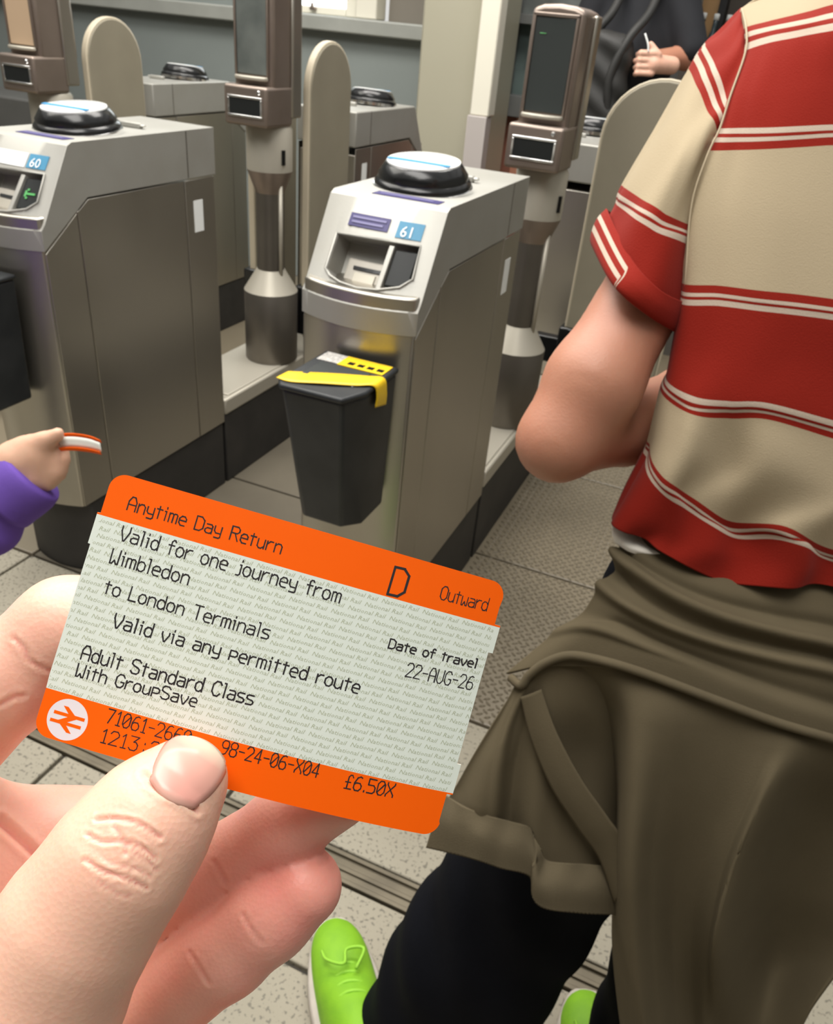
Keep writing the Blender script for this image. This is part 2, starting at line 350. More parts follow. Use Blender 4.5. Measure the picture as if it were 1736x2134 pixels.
for i in range(4):
    b = empty('drinks_bottle', (-.615+.062*i, 4.88, 0)); tag(b, ['leftmost', 'second', 'third', 'rightmost'][i]+' of four dark bottles in the chiller beyond the striped shoulder', 'bottle', 'bottles in the chiller')
    ob('glass_body', *lathe([(.028, 1.02), (.03, 1.03), (.03, 1.30), (.012, 1.36), (.012, 1.41), (.008, 1.415)], 14), mat('bottle_%d' % i, ((.05, .07, .09), (.03, .04, .05), (.04, .06, .07), (.12, .13, .13))[i], .15), b, smooth=True)
    ob('cap', *lathe([(.0135, 1.405), (.0135, 1.43), (.01, 1.433)], 12), WHITE, b, smooth=True)
    ob('paper_label', *lathe([(.0305, 1.10), (.0305, 1.2)], 14), WHITE, b, smooth=True)
ob('chiller_shelf', *box(-.16, .14, -.18, -.0, .98, 1.02), DARKW, shop, bevel=.003)
# hall shell outside the frame
HALL = mat('hall_wall', (.40, .39, .35), .7, 0, .3, 2)
for n, a in (('wall_left', (-6.1, -6, -3, 7, 0, 3.2)), ('wall_front', (-6, 3, -3.1, -3, 0, 3.2)), ('wall_right', (3, 3.1, -3, 7, 0, 3.2)), ('wall_far', (-1.2, 3, 6.9, 7, 0, 3.2))):
    tag(ob(n, *box(*a), HALL), 'plain painted hall wall outside the view', kind='structure')
tag(ob('light_block_ceiling', *box(-6, 3, -3, -1.2, 2.9, 3.0), HALL), 'unseen low slab added over the hall to block light from behind', kind='structure')  # unseen slab, added to cut low light coming from behind the camera
for i in range(5): tag(ob('trim_%d' % (i+2), *box(-6, 3, -.9+i*1.7, -.8+i*1.7, 3.3, 3.5), HALL, bevel=.01), 'roof beam under the glazed hall roof', kind='structure')
tag(ob('cable_cover', *box(-3.9, -2.9, 3.0, 3.3, 0, .82), mat('dark_cabinet', (.10, .10, .095), .6, 0, .3, 8), bevel=.01), 'dark grey equipment cabinet at the left edge below the wall', 'cabinet')

# ================================================================== ticket gates
def arc_outline(w, yf, yb, bulge, n=12):
    pts = [(-w, yb)]
    for i in range(n+1):
        x = -w+2*w*i/n; pts.append((x, yf-bulge*(1-(x/w)**2)))
    return pts+[(w, yb)]
def boolean_cut(o, cut):
    m = o.modifiers.new('cut', 'BOOLEAN'); m.operation = 'DIFFERENCE'; m.object = cut; m.solver = 'EXACT'
    dg = bpy.context.evaluated_depsgraph_get(); me = bpy.data.meshes.new_from_object(o.evaluated_get(dg)); o.modifiers.clear()
    old = o.data; o.data = me; me.name = old.name; bpy.data.objects.remove(cut)
SL0 = np.array([.104, 1.0]); SL1 = np.array([.015, .855]); SLD = (SL1-SL0)/np.linalg.norm(SL1-SL0); SLN = np.array([SLD[1], -SLD[0]])   # slope down-direction, outward normal (y,z)
if SLN[1] < 0: SLN = -SLN
def on_slope(x, t, off=0.0):
    q = SL0+SLD*t+SLN*off; b = .028*min(1, t/.17)*(1-(x/.11)**2)
    return (x, q[0]-b, q[1])
def slope_patch(x0, x1, t0, t1, off, th=.0012, nx=4):
    V, F = [], []
    for j, (t, o_) in enumerate(((t0, off), (t1, off), (t1, off-th), (t0, off-th))):
        for i in range(nx+1): V.append(on_slope(x0+(x1-x0)*i/nx, t, o_))
    n = nx+1
    for j in range(4):
        for i in range(nx): F.append((j*n+i, j*n+i+1, ((j+1) % 4)*n+i+1, ((j+1) % 4)*n+i))
    F.append((0, n, 2*n, 3*n)); F.append((nx, 3*n+nx, 2*n+nx, n+nx)); return V, F
def put_text(s, size, fn, m, parent, name):
    V, F = text_mesh(s, size); V = V-V.min(0); return ob(name, [fn(p[0], p[1]) for p in V], F, m, parent)
def gate(loc, rz, label, number=None, detail=True, pad_tilt=0.0, stickers=False):
    root = empty('ticket_gate', loc, rz); tag(root, label, 'ticket gate', 'stainless ticket gates')
    ob('plinth', *prism(arc_outline(.106, .03, .57, .026), 0, .205), PLINTH, root, bevel=.004)
    ob('column', *prism(arc_outline(.107, .005, .57, .026), .205, .87), STEEL, root, bevel=.004, smooth=False)
    for s in (-1, 1):
        x0, x1 = (.107, .1095) if s > 0 else (-.1095, -.107)
        def plate(name, prof):
            n = len(prof); V = [(x0, y, z) for y, z in prof]+[(x1, y, z) for y, z in prof]
            F = [(i, (i+1) % n, n+(i+1) % n, n+i) for i in range(n)]+[tuple(range(n-1, -1, -1)), tuple(range(n, 2*n))]
            return ob(name, V, F, STEEL, root, bevel=.0012)
        plate('front_side_plate', [(.008, .207), (.104, .207), (.104, .866), (.016, .806), (.008, .80)])
        plate('side_panel', [(.107, .207), (.455, .207), (.455, .889), (.14, .889), (.107, .868)])
        rp = plate('rear_side_plate', [(.459, .207), (.574, .207), (.574, .889), (.459, .889)])
        ob('white_label', *box(*((.1095, .1103) if s > 0 else (-.1103, -.1095)), .487, .523, .765, .84), WHITE, rp)
    # head: side profile lofted across the width with a bowed nose
    prof = [(.005, .806), (.005, .846), (.015, .857), (.0996, .994), (.112, 1.0), (.58, 1.0), (.58, .893), (.138, .893)]
    xsn = np.linspace(-.111, .111, 15); V, F = [], []; n = len(prof)
    for x in xsn:
        b = .028*(1-(x/.111)**2)
        for i, (y, z) in enumerate(prof): V.append((x, y-b*(1 if i < 3 else (.04 if i == 3 else 0)), z))
    for j in range(14):
        for i in range(n): F.append((j*n+i, (j+1)*n+i, (j+1)*n+(i+1) % n, j*n+(i+1) % n))
    F.append(tuple(range(n))); F.append(tuple(14*n+i for i in range(n-1, -1, -1)))
    hd = ob('head', V, F, STEEL_TOP, root)
    if detail:
        # D-shaped recess cut into the sloping face
        D = [(-.073, .074), (.083, .070), (.087, .126), (.07, .142), (.035, .151), (0, .154), (-.035, .151), (-.06, .145), (-.073, .136)]
        cv = [on_slope(x, t, .02) for x, t in D]+[(on_slope(x*.9, t-.004, -.045)) for x, t in D]; k = len(D)
        cf = [(i, (i+1) % k, k+(i+1) % k, k+i) for i in range(k)]+[tuple(range(k-1, -1, -1)), tuple(range(k, 2*k))]
        cut = ob('cutter', cv, cf, STEEL, root); bm = bmesh.new(); bm.from_mesh(cut.data); bmesh.ops.recalc_face_normals(bm, faces=bm.faces); bm.to_mesh(cut.data); bm.free()
        bm = bmesh.new(); bm.from_mesh(hd.data); bmesh.ops.recalc_face_normals(bm, faces=bm.faces); bm.to_mesh(hd.data); bm.free()
        boolean_cut(hd, cut)
        hd.data.polygons.foreach_set('use_smooth', [True]*len(hd.data.polygons)); hd.data.set_sharp_from_angle(angle=math.radians(28))
        # recess furniture
        ring = [on_slope(x, t, .003) for x, t in D]; ring.append(ring[0])
        ob('recess_rim', *tube([np.array(p) for p in ring], .0022, 6), STEEL_TOP, hd, smooth=True)
        ob('display', *slope_patch(.041, .080, .080, .140, -.004, .01), DISP, root, bevel=.0015)
        ob('divider', *slope_patch(.030, .039, .076, .149, .001, .03), STEEL_TOP, root, bevel=.001)
        sl = ob('ticket_slot', *slope_patch(-.05, .028, .10, .145, -.028, .012), BEIGE, root, bevel=.003)
        ob('slot_mouth', *slope_patch(-.035, .018, .112, .118, -.026, .004), BLACK, sl); ob('slot_tongue', *slope_patch(-.03, .012, .122, .138, -.025, .004), PALE, sl, bevel=.001)
        if number:
            st = ob('number_sticker', *slope_patch(.034, .080, .034, .062, .0022), LBLUE, root)
            put_text(number, .026, lambda a, b: on_slope(.042+a, .060-b, .0034), WHITE, st, 'number')
        if number == '60':
            ar = join(slope_patch(.052, .072, .108, .112, -.0025, .001, 1), slope_patch(.050, .054, .104, .116, -.0024, .001, 1), slope_patch(.054, .058, .10, .104, -.0023, .001, 1), slope_patch(.054, .058, .116, .120, -.0023, .001, 1)); ob('arrow_sign', *ar, GREEN, root)
            ob('paper_sign', *slope_patch(-.06, .03, .034, .062, .0022), WHITE, root)
        if stickers:
            s1 = ob('purple_sign', *slope_patch(-.058, .018, .034, .056, .0022), PURPLE, root)
            ob('printed_line', *slope_patch(-.052, .012, .039, .0425, .0034), LILAC, s1); ob('printed_line', *slope_patch(-.052, .008, .047, .0505, .0034), LILAC, s1)
        s2 = ob('purple_strip', *box(-.04, .085, .118, .148, 1.0, 1.0012), PURPLE, root); ob('printed_line', *box(-.03, .07, .130, .136, 1.0012, 1.0018), LILAC, s2)
    else:
        hd.data.polygons.foreach_set('use_smooth', [True]*len(hd.data.polygons)); hd.data.set_sharp_from_angle(angle=math.radians(28))
    m = hd.modifiers.new('bevel', 'BEVEL'); m.width = .0045; m.segments = 3; m.limit_method = 'ANGLE'; m.angle_limit = math.radians(40)
    for s in (-1, 1):   # seam line on the head
        ob('head_seam', *box(*((.1108, .1114) if s > 0 else (-.1114, -.1108)), .470, .473, .895, .998), STEEL_D, hd)
    # card reader pad
    pd = ob('reader_housing', *lathe([(.086, -.002), (.090, .002), (.090, .012), (.086, .017), (.083, .019), (.083, .026), (.071, .043), (.066, .046)], 40), BLACK, root, angle=50)
    pd.location = (0, .25, 1.0); pd.rotation_euler = (.10+pad_tilt, 0, 0)
    ft = ob('reader_face', *lathe([(.068, .044), (.0675, .0475), (.055, .049), (.001, .0495)], 40), PADTOP, pd, angle=50)
    V, F = lathe([(.0665, .0505), (.0, .0508)], 4)
    ob('blue_band', *box(-.06, .06, -.03, -.018, .0490, .0502), BLUE, ft); ob('printed_ring', *box(-.045, .045, .0, .012, .0494, .0502), mat('pale_blue_print', (.45, .62, .72), .3), ft)
    ob('reader_gasket', *lathe([(.0925, -.004), (.0925, .006), (.088, .008)], 40), CHROME, pd, angle=50)
    ob('ticket_guide', *join(box(-.012, .05, .385, .40, 1.0, 1.012), box(.046, .06, .387, .398, 1.004, 1.010)), STEEL_TOP, root, bevel=.003)
    return root
LX = {'59': -2.217, '60': -1.4055, '61': -.5936}
gate((LX['60'], 1.2, 0), 0, 'steel ticket gate numbered 60 with a green arrow display, at the left edge', '60')
gate((LX['61'], 1.2, 0), 0, 'steel ticket gate numbered 61 with purple stickers, in the middle', '61', stickers=True)
gate((LX['59'], 3.13, 0), math.pi, 'far half of a steel gate behind the left rounded paddle', detail=False)
gate((LX['60'], 3.13, 0), math.pi, 'far half of a steel gate with black reader, left of the cream column', detail=False)
gate((LX['61'], 3.13, 0), math.pi, 'far half of a steel gate, right behind the nearest display post', detail=False)

def platform(xc, label):
    r = empty('gate_platform', (xc, 1.78, 0)); tag(r, label, 'platform', 'low platforms joining the gate halves')
    ob('black_side', *box(-.108, .108, .0, .77, 0, .225), PLINTH, r, bevel=.003)
    ob('top_plate', *box(-.112, .112, -.002, .772, .226, .275), PALE, r, bevel=.006)
    ob('cover_strip', *box(-.03, .10, .03, .74, .275, .279), PALE, r, bevel=.002)
    return r
platform(LX['59'], 'low platform of the leftmost gate line, black below'); platform(LX['60'], 'low platform behind gate 60, pale top over black side'); platform(LX['61'], 'low platform behind gate 61, next to the raised elbow')

def post(xc, yc, label, screen_m=None):
    r = empty('display_post', (xc, yc, .279)); tag(r, label, 'display post', 'display posts on the gate platforms'); Z = lambda z: z-.279
    ob('base_drum', *lathe([(.082, 0), (.084, .004), (.084, .221), (.082, .224)], 36), STEEL_D, r, angle=40)
    ob('cone', *lathe([(.084, .224), (.046, .286), (.044, .29)], 36), PALE, r, angle=40)
    ob('pole', *lathe([(.042, .27), (.042, .54)], 28), STEEL_D, r, angle=40)
    ob('conduit', *tube([(.044, -.012, .26), (.044, -.012, .55)], .0065, 10), PALE, r, smooth=True)
    ob('collar_taper', *lathe([(.042, .515), (.066, .575), (.0665, .58)], 32), BRONZE, r, angle=40)
    cl = ob('collar', *lathe([(.0665, .578), (.0665, .69), (.06, .70)], 32), PALE, r, angle=40)
    ob('key_slot', *box(.052, .0672, -.03, -.022, .60, .64), BLACK, cl)
    sb = ob('slot_box', *box(-.072, .066, -.115, .02, .70, .80), BRONZE, r, bevel=.008, seg=3)
    v, f = join(box(-.058, .052, -.119, -.114, .722, .728), box(-.058, .052, -.119, -.114, .768, .774), box(-.058, -.052, -.119, -.114, .728, .768), box(.046, .052, -.119, -.114, .728, .768)); ob('slot_frame', v, f, CHROME, sb, bevel=.0015)
    ob('slot_mouth', *box(-.052, .046, -.1165, -.1145, .728, .768), DISP, sb); ob('indicator_light', *lathe([(.006, 0), (.004, .003)], 12), CHROME, sb).matrix_local = Matrix.Translation((.04, -.115, .785)) @ Matrix.Rotation(math.pi/2, 4, 'X')
    # tall screen housing with a domed top
    hw, yd0, yd1, z0, z1 = .063, -.075, .075, .79, 1.045
    prof = [(-hw, z0), (hw, z0), (hw, z1-.012), (hw*.6, z1-.003), (0, z1), (-hw*.6, z1-.003), (-hw, z1-.012)]; n = len(prof)
    V = [(x, yd0, z) for x, z in prof]+[(x, yd1, z) for x, z in prof]; F = [(i, (i+1) % n, n+(i+1) % n, n+i) for i in range(n)]+[tuple(range(n-1, -1, -1)), tuple(range(n, 2*n))]
    h = ob('screen_housing', V, F, BRONZE, r, bevel=.010, seg=3)
    ob('screen', *box(-.050, .044, -.0785, -.074, .825, 1.018), screen_m or SCREEN, h, bevel=.002)
    v, f = join(box(-.056, -.050, -.082, -.07, .82, 1.025), box(.044, .050, -.082, -.07, .82, 1.025), box(-.056, .05, -.082, -.07, 1.018, 1.026)); ob('screen_bezel', v, f, BRONZE, h, bevel=.002)
    lp = [(-.056, -.078), (.05, -.078), (.046, -.092), (.02, -.104), (-.02, -.104), (-.05, -.092)]; ob('screen_lip', *prism(lp, .812, .822), PALE, h, bevel=.003)
    ob('side_spine', *box(.06, .072, .01, .06, .72, 1.03), STEEL, h, bevel=.005)
    return r, h
post(LX['59']+.035, 2.15, 'bronze display post at the far left, behind gate 60', mat('tan_reflection_screen', (.55, .40, .27), .3))  # tan base colour stands in for warm light reflected in the glass
post(LX['60']+.035, 2.15, 'bronze display post behind gate 60, standing on a dark drum', mat('smudged_reflection_screen', (.15, .165, .155), .22, 0, .6, 14, vcol=(.06, .07, .068)))  # lighter grey paints a reflection into the glass; the blotches are smudges
r3, h3 = post(LX['61']+.047, 2.13, 'bronze display post behind gate 61, its tall dark screen nearest')
ob('arrow_sign', *tube([(-.036, -.0795, .985), (-.022, -.0795, .985), (-.03, -.0795, .977), (-.022, -.0795, .985), (-.012, -.0795, 1.0)], .0012, 5), GREEN, h3)

def paddle(hx, hy, direction, label, w=.26, z0=.30, z1=1.195, th=.028):
    # rounded rubber leaf; direction 'y' folded along the passage, 'x' closed across it
    r = empty('gate_paddle', (hx, hy, 0), 0 if direction == 'x' else math.pi/2); tag(r, label, 'paddle', 'rounded gate paddles')
    rr = w/2; pts = []
    for i in range(19): a = math.pi*i/18; pts.append((w/2+rr*math.cos(a), z1-rr+rr*math.sin(a)))
    for i in range(13): a = math.pi+math.pi*i/12; pts.append((w/2+rr*math.cos(a), z0+rr*.6+rr*.6*math.sin(a)))
    def lay(t0, t1, s):
        n = len(pts); cx, cz = w/2, (z0+z1)/2; q = [(cx+(x-cx)*(1-s/w*2), cz+(z-cz)*(1-s/(z1-z0)*2)) for x, z in pts]
        V = [(x, t0, z) for x, z in q]+[(x, t1, z) for x, z in q]; return V, [(i, (i+1) % n, n+(i+1) % n, n+i) for i in range(n)]+[tuple(range(n-1, -1, -1)), tuple(range(n, 2*n))]
    ob('lit_edge_strip', *lay(-th/2+.003, th/2-.003, 0), PADEDGE, r, bevel=.003)
    ob('leaf', *lay(-th/2, th/2, .005), PADDLE, r, bevel=.004)
    ob('hinge_cover', *prism([(-.012, -.03), (.03, -.03), (.05, 0), (.03, .03), (-.012, .03)], z0+.06, z0+.22), BLACK, r, bevel=.006)
    if direction == 'x': ob('hinge_arm', *box(-.085, .02, -.02, .02, z0+.10, z0+.18), BLACK, r, bevel=.004)
    return r
paddle(LX['59']+.106, 2.238, 'y', 'rounded grey paddle folded open at the far left, beside the left display post')
paddle(LX['60']+.104, 2.238, 'y', 'rounded grey paddle folded open behind the post of gate 60', z0=.285)
paddle(LX['60']-.105, 2.26, 'y', 'rounded paddle folded open on the far side of the post of gate 60, mostly hidden')
paddle(LX['61']+.132, 2.36, 'x', 'wide rounded paddle closed across the passage before the striped shirt', w=.30)

# litter bins hung on the gate fronts
def bin_(xc, label, tape):
    r = empty('ticket_bin', (xc, 1.165, .49)); tag(r, label, 'bin', 'black bins hung on the gates')
    bo = [(-.057, 0), (.057, 0), (.057, -.085), (.03, -.115), (-.045, -.115), (-.057, -.10)]; to = [(-.067, 0), (.067, 0), (.067, -.12), (.05, -.165), (-.055, -.168), (-.067, -.150)]
    ob('bin_body', *prism(bo, 0.0, .262, to), BINM, r, bevel=.006, seg=3)
    ld = ob('bin_lid', *prism([(x*1.05, y*1.04+.001) for x, y in to], .262, .272), BINM, r, bevel=.004, seg=2)
    ob('lid_flap', *box(-.05, .045, -.12, -.055, .2705, .2745), mat('glossy_flap', (.05, .055, .055), .15), ld, bevel=.002)
    if tape:
        ob('paper_notice', *box(-.062, -.022, -.048, -.008, .2722, .2735), mat('grey_notice_print', (.55, .53, .5), .6, 0, .8, 250, vcol=(.1, .1, .1)), ld)
        yt = ob('yellow_notice', *box(-.022, .062, -.05, -.008, .2722, .2737), YELLOW, ld)
        for i in range(4): ob('black_mark', *box(-.008+.018*i, .004+.018*i, -.042, -.030, .2737, .2741), BLACK, yt)
        q = [(-.072, -.158, .2735), (-.045, -.160, .2737), (.0, -.142, .2755), (.045, -.118, .2745), (.070, -.100, .2735), (.0745, -.094, .255), (.073, -.094, .235)]
        up = [(-.070, -.125, .2735), (-.045, -.112, .2737), (.0, -.092, .2752), (.045, -.070, .2745), (.070, -.060, .2735), (.0745, -.056, .25), (.073, -.052, .225)]
        v, f, a = sheet([q, [tuple((np.array(x)+np.array(y))/2) for x, y in zip(q, up)], up], 40, 6); ob('hazard_tape', v, f, YELLOW, r, smooth=True, solid=.0012)
    return r
bin_(-.562, 'black bin with yellow tape on its lid, hung on gate 61', True)
bin_(LX['60']-.005, 'black bin at the left edge, hung on gate 60', False)
# ================================================================== people
SKIN = mat('skin', (.47, .215, .135), .5, 0, .5, 9, .12, 500, sss=.3, vcol=(.40, .155, .10))
RED = (.24, .014, .007); CRM = (.40, .325, .215); WHT = (.50, .41, .33)
per = empty('person', (.1, .66, 0)); tag(per, 'person seen from behind, red and cream striped shirt, olive sweatshirt round the waist', 'person')
def pob(name, v, f, m, parent=per, **k):           # world-space geometry under a parent that stands on the floor
    off = np.array(ROOTLOC[parent.name]); return ob(name, np.asarray(v)-off, f, m, parent, **k)
ROOTLOC = {per.name: (.1, .66, 0)}
def sub_of(o, root): ROOTLOC[o.name] = ROOTLOC[root.name]; return o

# body: arm, neck, head, trunk as one skin
def q4(px, py, d, r): return (*PX(px, py, d), r)
SH = (*PX(1590, 200, .73), .034)
EL = q4(1163, 918, .655, .0305)
def body_sdf(P):
    arm = chain(P, [SH, q4(1490, 360, .695, .033), q4(1385, 540, .660, .0345), q4(1235, 800, .65, .0365), EL], .02)
    fore = chain(P, [EL, q4(1300, 890, .72, .034), q4(1420, 830, .80, .030), (.03, .93, .985, .024), (.09, .99, 1.0, .022)], .01)
    d = smin(arm, fore, .02)
    trunk = chain(P, [(.10, .74, .84, .085), (.09, .765, 1.0, .08), (.075, .82, 1.15, .078), (.065, .87, 1.24, .06)], .05)
    sh = chain(P, [SH, (.06, .915, 1.27, .040), (.16, .90, 1.25, .034)], .03)
    other = chain(P, [(.17, .89, 1.24, .034), (.245, .85, 1.02, .031), (.23, 1.0, .98, .027), (.13, 1.03, 1.0, .022)], .01)
    neck = chain(P, [(.06, .915, 1.28, .043), (.06, .945, 1.42, .043)], .02)
    head = chain(P, [(.06, .965, 1.47, .070), (.06, .985, 1.55, .082)], .05); nose = chain(P, [(.06, 1.055, 1.49, .012), (.06, 1.066, 1.475, .012)])
    hand = chain(P, [(.05, .97, .99, .022), (.10, 1.0, 1.01, .028), (.13, 1.02, 1.02, .022)], .01)
    for o_ in (trunk, sh, other, neck, head, hand): d = smin(d, o_, .015)
    return smin(d, nose, .01)
V, Q = surfnet(body_sdf, (-.24, .5, .78), (.34, 1.12, 1.68), .0065)
pob('body', V, Q, SKIN, smooth=True)
def hair_sdf(P):
    d = chain(P, [(.06, .957, 1.48, .080), (.06, .967, 1.56, .090)], .05)
    return np.maximum(d, np.maximum(P[..., 1]-1.02-(P[..., 2]-1.5)*.5, 1.41-P[..., 2]))
V, Q = surfnet(hair_sdf, (-.07, .83, 1.37), (.2, 1.1, 1.69), .008)
pob('hair', V, Q, mat('brown_hair', (.09, .05, .025), .5, 0, .5, 120, .4, 300), smooth=True)

# shirt: rows follow the knitted stripes from shoulder to hem, columns go round the trunk
def trunk_row(pts, fr=.20, side=.0):
    p = [PX(*q) for q in pts]; R = p[-1]; L = p[0]
    p += [R+np.array([.080, .018, -.01]), R+np.array([.125, .10, -.005]), R+np.array([.07, fr*.85, 0]), (R+L)/2+np.array([.0, fr, .01]), L+np.array([.03, fr*.72, .01]), L+np.array([.004, fr*.30, 0])]
    return p
rows = [trunk_row(r, fr) for r, fr in (
 ([(1546, 20, .665), (1590, -10, .67), (1640, -40, .68), (1690, -70, .675), (1736, -95, .672), (1800, -130, .672)], .12),
 ([(1553, 60, .64), (1600, 47, .625), (1650, 35, .615), (1690, 25, .61), (1736, 12, .61), (1800, 0, .61)], .20),
 ([(1553, 108, .63), (1600, 92, .61), (1650, 82, .60), (1690, 74, .595), (1736, 66, .59), (1800, 55, .59)], .22),
 ([(1520, 200, .622), (1565, 190, .603), (1620, 182, .594), (1680, 174, .588), (1736, 168, .585), (1800, 162, .585)], .24),
 ([(1500, 268, .618), (1550, 268, .60), (1610, 267, .59), (1670, 264, .585), (1736, 261, .583), (1800, 262, .583)], .245),
 ([(1478, 314, .618), (1540, 314, .60), (1600, 312, .59), (1670, 308, .585), (1736, 304, .583), (1800, 305, .583)], .245),
 ([(1436, 450, .622), (1510, 450, .60), (1590, 452, .588), (1660, 455, .583), (1736, 458, .581), (1800, 464, .581)], .245),
 ([(1424, 590, .625), (1500, 596, .602), (1580, 606, .590), (1660, 614, .585), (1736, 624, .582), (1800, 634, .582)], .245),
 ([(1420, 632, .626), (1500, 638, .603), (1580, 648, .592), (1660, 657, .587), (1736, 667, .584), (1800, 678, .584)], .245),
 ([(1404, 720, .634), (1480, 735, .610), (1560, 745, .598), (1650, 752, .594), (1736, 770, .592), (1800, 782, .592)], .245),
 ([(1390, 788, .640), (1445, 826, .616), (1520, 836, .606), (1600, 840, .600), (1736, 876, .598), (1800, 892, .598)], .245),
 ([(1378, 815, .645), (1440, 862, .620), (1520, 872, .612), (1600, 874, .605), (1736, 914, .602), (1800, 932, .602)], .245),
 ([(1362, 880, .652), (1420, 930, .624), (1510, 975, .628), (1600, 980, .612), (1736, 1030, .610), (1800, 1046, .61)], .245),
 ([(1350, 925, .660), (1385, 992, .632), (1450, 1042, .636), (1530, 1086, .644), (1640, 1098, .622), (1736, 1146, .632)], .245),
 ([(1342, 950, .664), (1382, 1024, .636), (1455, 1078, .642), (1535, 1122, .650), (1650, 1128, .626), (1736, 1172, .638)], .245),
 ([(1302, 1030, .672), (1360, 1088, .650), (1440, 1132, .648), (1530, 1166, .650), (1650, 1180, .634), (1736, 1202, .640)], .21),
 ([(1277, 1086, .680), (1330, 1118, .662), (1400, 1160, .655), (1510, 1214, .652), (1640, 1222, .640), (1736, 1224, .642)], .21))]
def band(a, b, order):                                   # four thin knitted lines between rows a and b
    c = {'r': RED, 'w': WHT}; return [(a+(b-a)*i/4, c[k]) for i, k in enumerate(order)]
stops = [(0, CRM)]+band(1, 2, 'rwrw')+[(2, RED)]+band(4, 5, 'wrwr')+[(5, CRM)]+band(7, 8, 'rwrw')+[(8, RED)]+band(10, 11, 'wrwr')+[(11, CRM)]+band(13, 14, 'rwrw')+[(14, RED)]
SHIRT = ramp_mat('striped_knit', stops, 16.0)
def fold(tu, tv):
    w = np.clip((tv-10)/5, 0, 1)*np.clip(1-(tu-6)/2, 0, 1); return .004*w*np.sin(tu*3.6+tv*.55+.6)-.0035*np.exp(-((tu-1.0-.12*(tv-11))/.28)**2)*np.clip((tv-9.5)/2, 0, 1)
v, f, a = sheet(rows, 150, 260, True, fold); shirt = pob('shirt', v, f, SHIRT, smooth=True, solid=.0018, attr=a); sub_of(shirt, per)
nr = []
for q in rows[0]:
    dq = q-np.array([.06, .925, 0]); dq[2] = 0; dq /= np.linalg.norm(dq); nr.append(np.array([.06, .925, 1.352])+dq*.056)
v, f, a = sheet([rows[0], [(x*.45+y*.55) for x, y in zip(rows[0], nr)], nr], 90, 16, True); pob('shirt_collar', v, f, mat('cream_knit', CRM, .9, spec=.12, bump=.3, bscale=900), smooth=True, solid=.002)
SEAM = mat('cream_seam', (.46, .38, .26), .9)
v, f = tube(list(crom([PX(1546, 18, .662), PX(1555, 60, .632), PX(1553, 110, .620), PX(1522, 200, .612), PX(1500, 268, .609), PX(1478, 314, .609), PX(1450, 390, .611), PX(1438, 450, .614), PX(1432, 530, .617), PX(1428, 600, .620)], 60)[0]), .0008, 6); pob('armhole_seam', v, f, SEAM, smooth=True)
# bright lining that shows under the lifted side of the hem
lin = [[PX(*q) for q in r] for r in ([(1276, 1080, .688), (1300, 1085, .69), (1345, 1110, .69), (1395, 1150, .68)], [(1276, 1108, .684), (1305, 1130, .676), (1345, 1145, .67), (1390, 1158, .666)], [(1281, 1130, .684), (1312, 1150, .676), (1350, 1160, .672), (1392, 1164, .67)])]
v, f, a = sheet(lin, 30, 12); pob('undershirt_hem', v, f, mat('white_cotton', (.80, .76, .68), .9, 0, bump=.2, bscale=800), smooth=True, solid=.0015)
def ring_row(pts, th=.07):                                # closed loop: three points in view, the far side behind
    p = [PX(*q) for q in pts]; l, r = pts[0], pts[-1]
    return p+[PX(r[0]+2, r[1], r[2]+th*.45), PX((l[0]+r[0])/2, (l[1]+r[1])/2, (l[2]+r[2])/2+th), PX(l[0]+6, l[1], l[2]+th*.5)]
srows = [ring_row(r, t) for r, t in (
 ([(1545, 18, .675), (1549, 28, .662), (1553, 40, .655), (1556, 55, .65)], .03),
 ([(1500, 70, .678), (1520, 90, .645), (1540, 112, .632), (1553, 130, .628)], .05),
 ([(1472, 98, .678), (1490, 135, .642), (1510, 190, .626), (1520, 232, .622)], .065),
 ([(1437, 145, .678), (1455, 185, .642), (1478, 240, .622), (1496, 274, .620)], .075),
 ([(1372, 268, .672), (1400, 300, .625), (1430, 335, .610), (1470, 356, .628)], .08),
 ([(1303, 392, .668), (1342, 418, .618), (1392, 450, .606), (1452, 478, .636)], .08),
 ([(1288, 428, .668), (1330, 460, .616), (1385, 492, .605), (1450, 516, .637)], .08),
 ([(1266, 470, .668), (1312, 540, .615), (1370, 600, .608), (1440, 628, .642)], .078),
 ([(1252, 500, .666), (1302, 585, .618), (1360, 645, .614), (1424, 684, .650)], .076))]
SLEEVE = ramp_mat('striped_sleeve', [(0, RED)]+band(2, 3, 'wrwr')+[(3, CRM)]+band(5, 6, 'rwrw')+[(6, RED)], 8.0)
def sfold(tu, tv): return -.004*np.exp(-((tu-2.35+.1*(tv-3))/.22)**2)*np.clip(1-abs(tv-4)/1.5, 0, 1)+.0012*np.sin(tu*5+tv*2)
v, f, a = sheet(srows, 70, 140, True, sfold); slv = pob('sleeve', v, f, SLEEVE, smooth=True, solid=.0018, attr=a)
crows = [ring_row(r, t) for r, t in (
 ([(1270, 448, .664), (1318, 545, .612), (1372, 604, .604), (1424, 630, .628)], .085),
 ([(1250, 472, .662), (1300, 572, .606), (1362, 632, .604), (1416, 660, .630)], .09),
 ([(1238, 508, .660), (1282, 592, .608), (1350, 652, .608), (1408, 688, .636)], .085),
 ([(1246, 530, .662), (1290, 596, .618), (1354, 650, .616), (1408, 680, .642)], .075))]
CUFF = ramp_mat('rolled_cuff_knit', [(0, RED), (.55, WHT), (.85, RED), (1.25, WHT), (1.55, RED)], 3.0)
CUFFR = ramp_mat('rolled_cuff_plain', [(0, RED), (2.9, RED)], 3.0)
v, f, a = sheet(crows, 70, 40, True); a['gv'] = np.where((a['gu'] < 1.1) | (a['gu'] > 4.6), a['gv'], 0.1*a['gv']); pob('rolled_cuff', v, f, CUFF, smooth=True, solid=.003, attr=a)
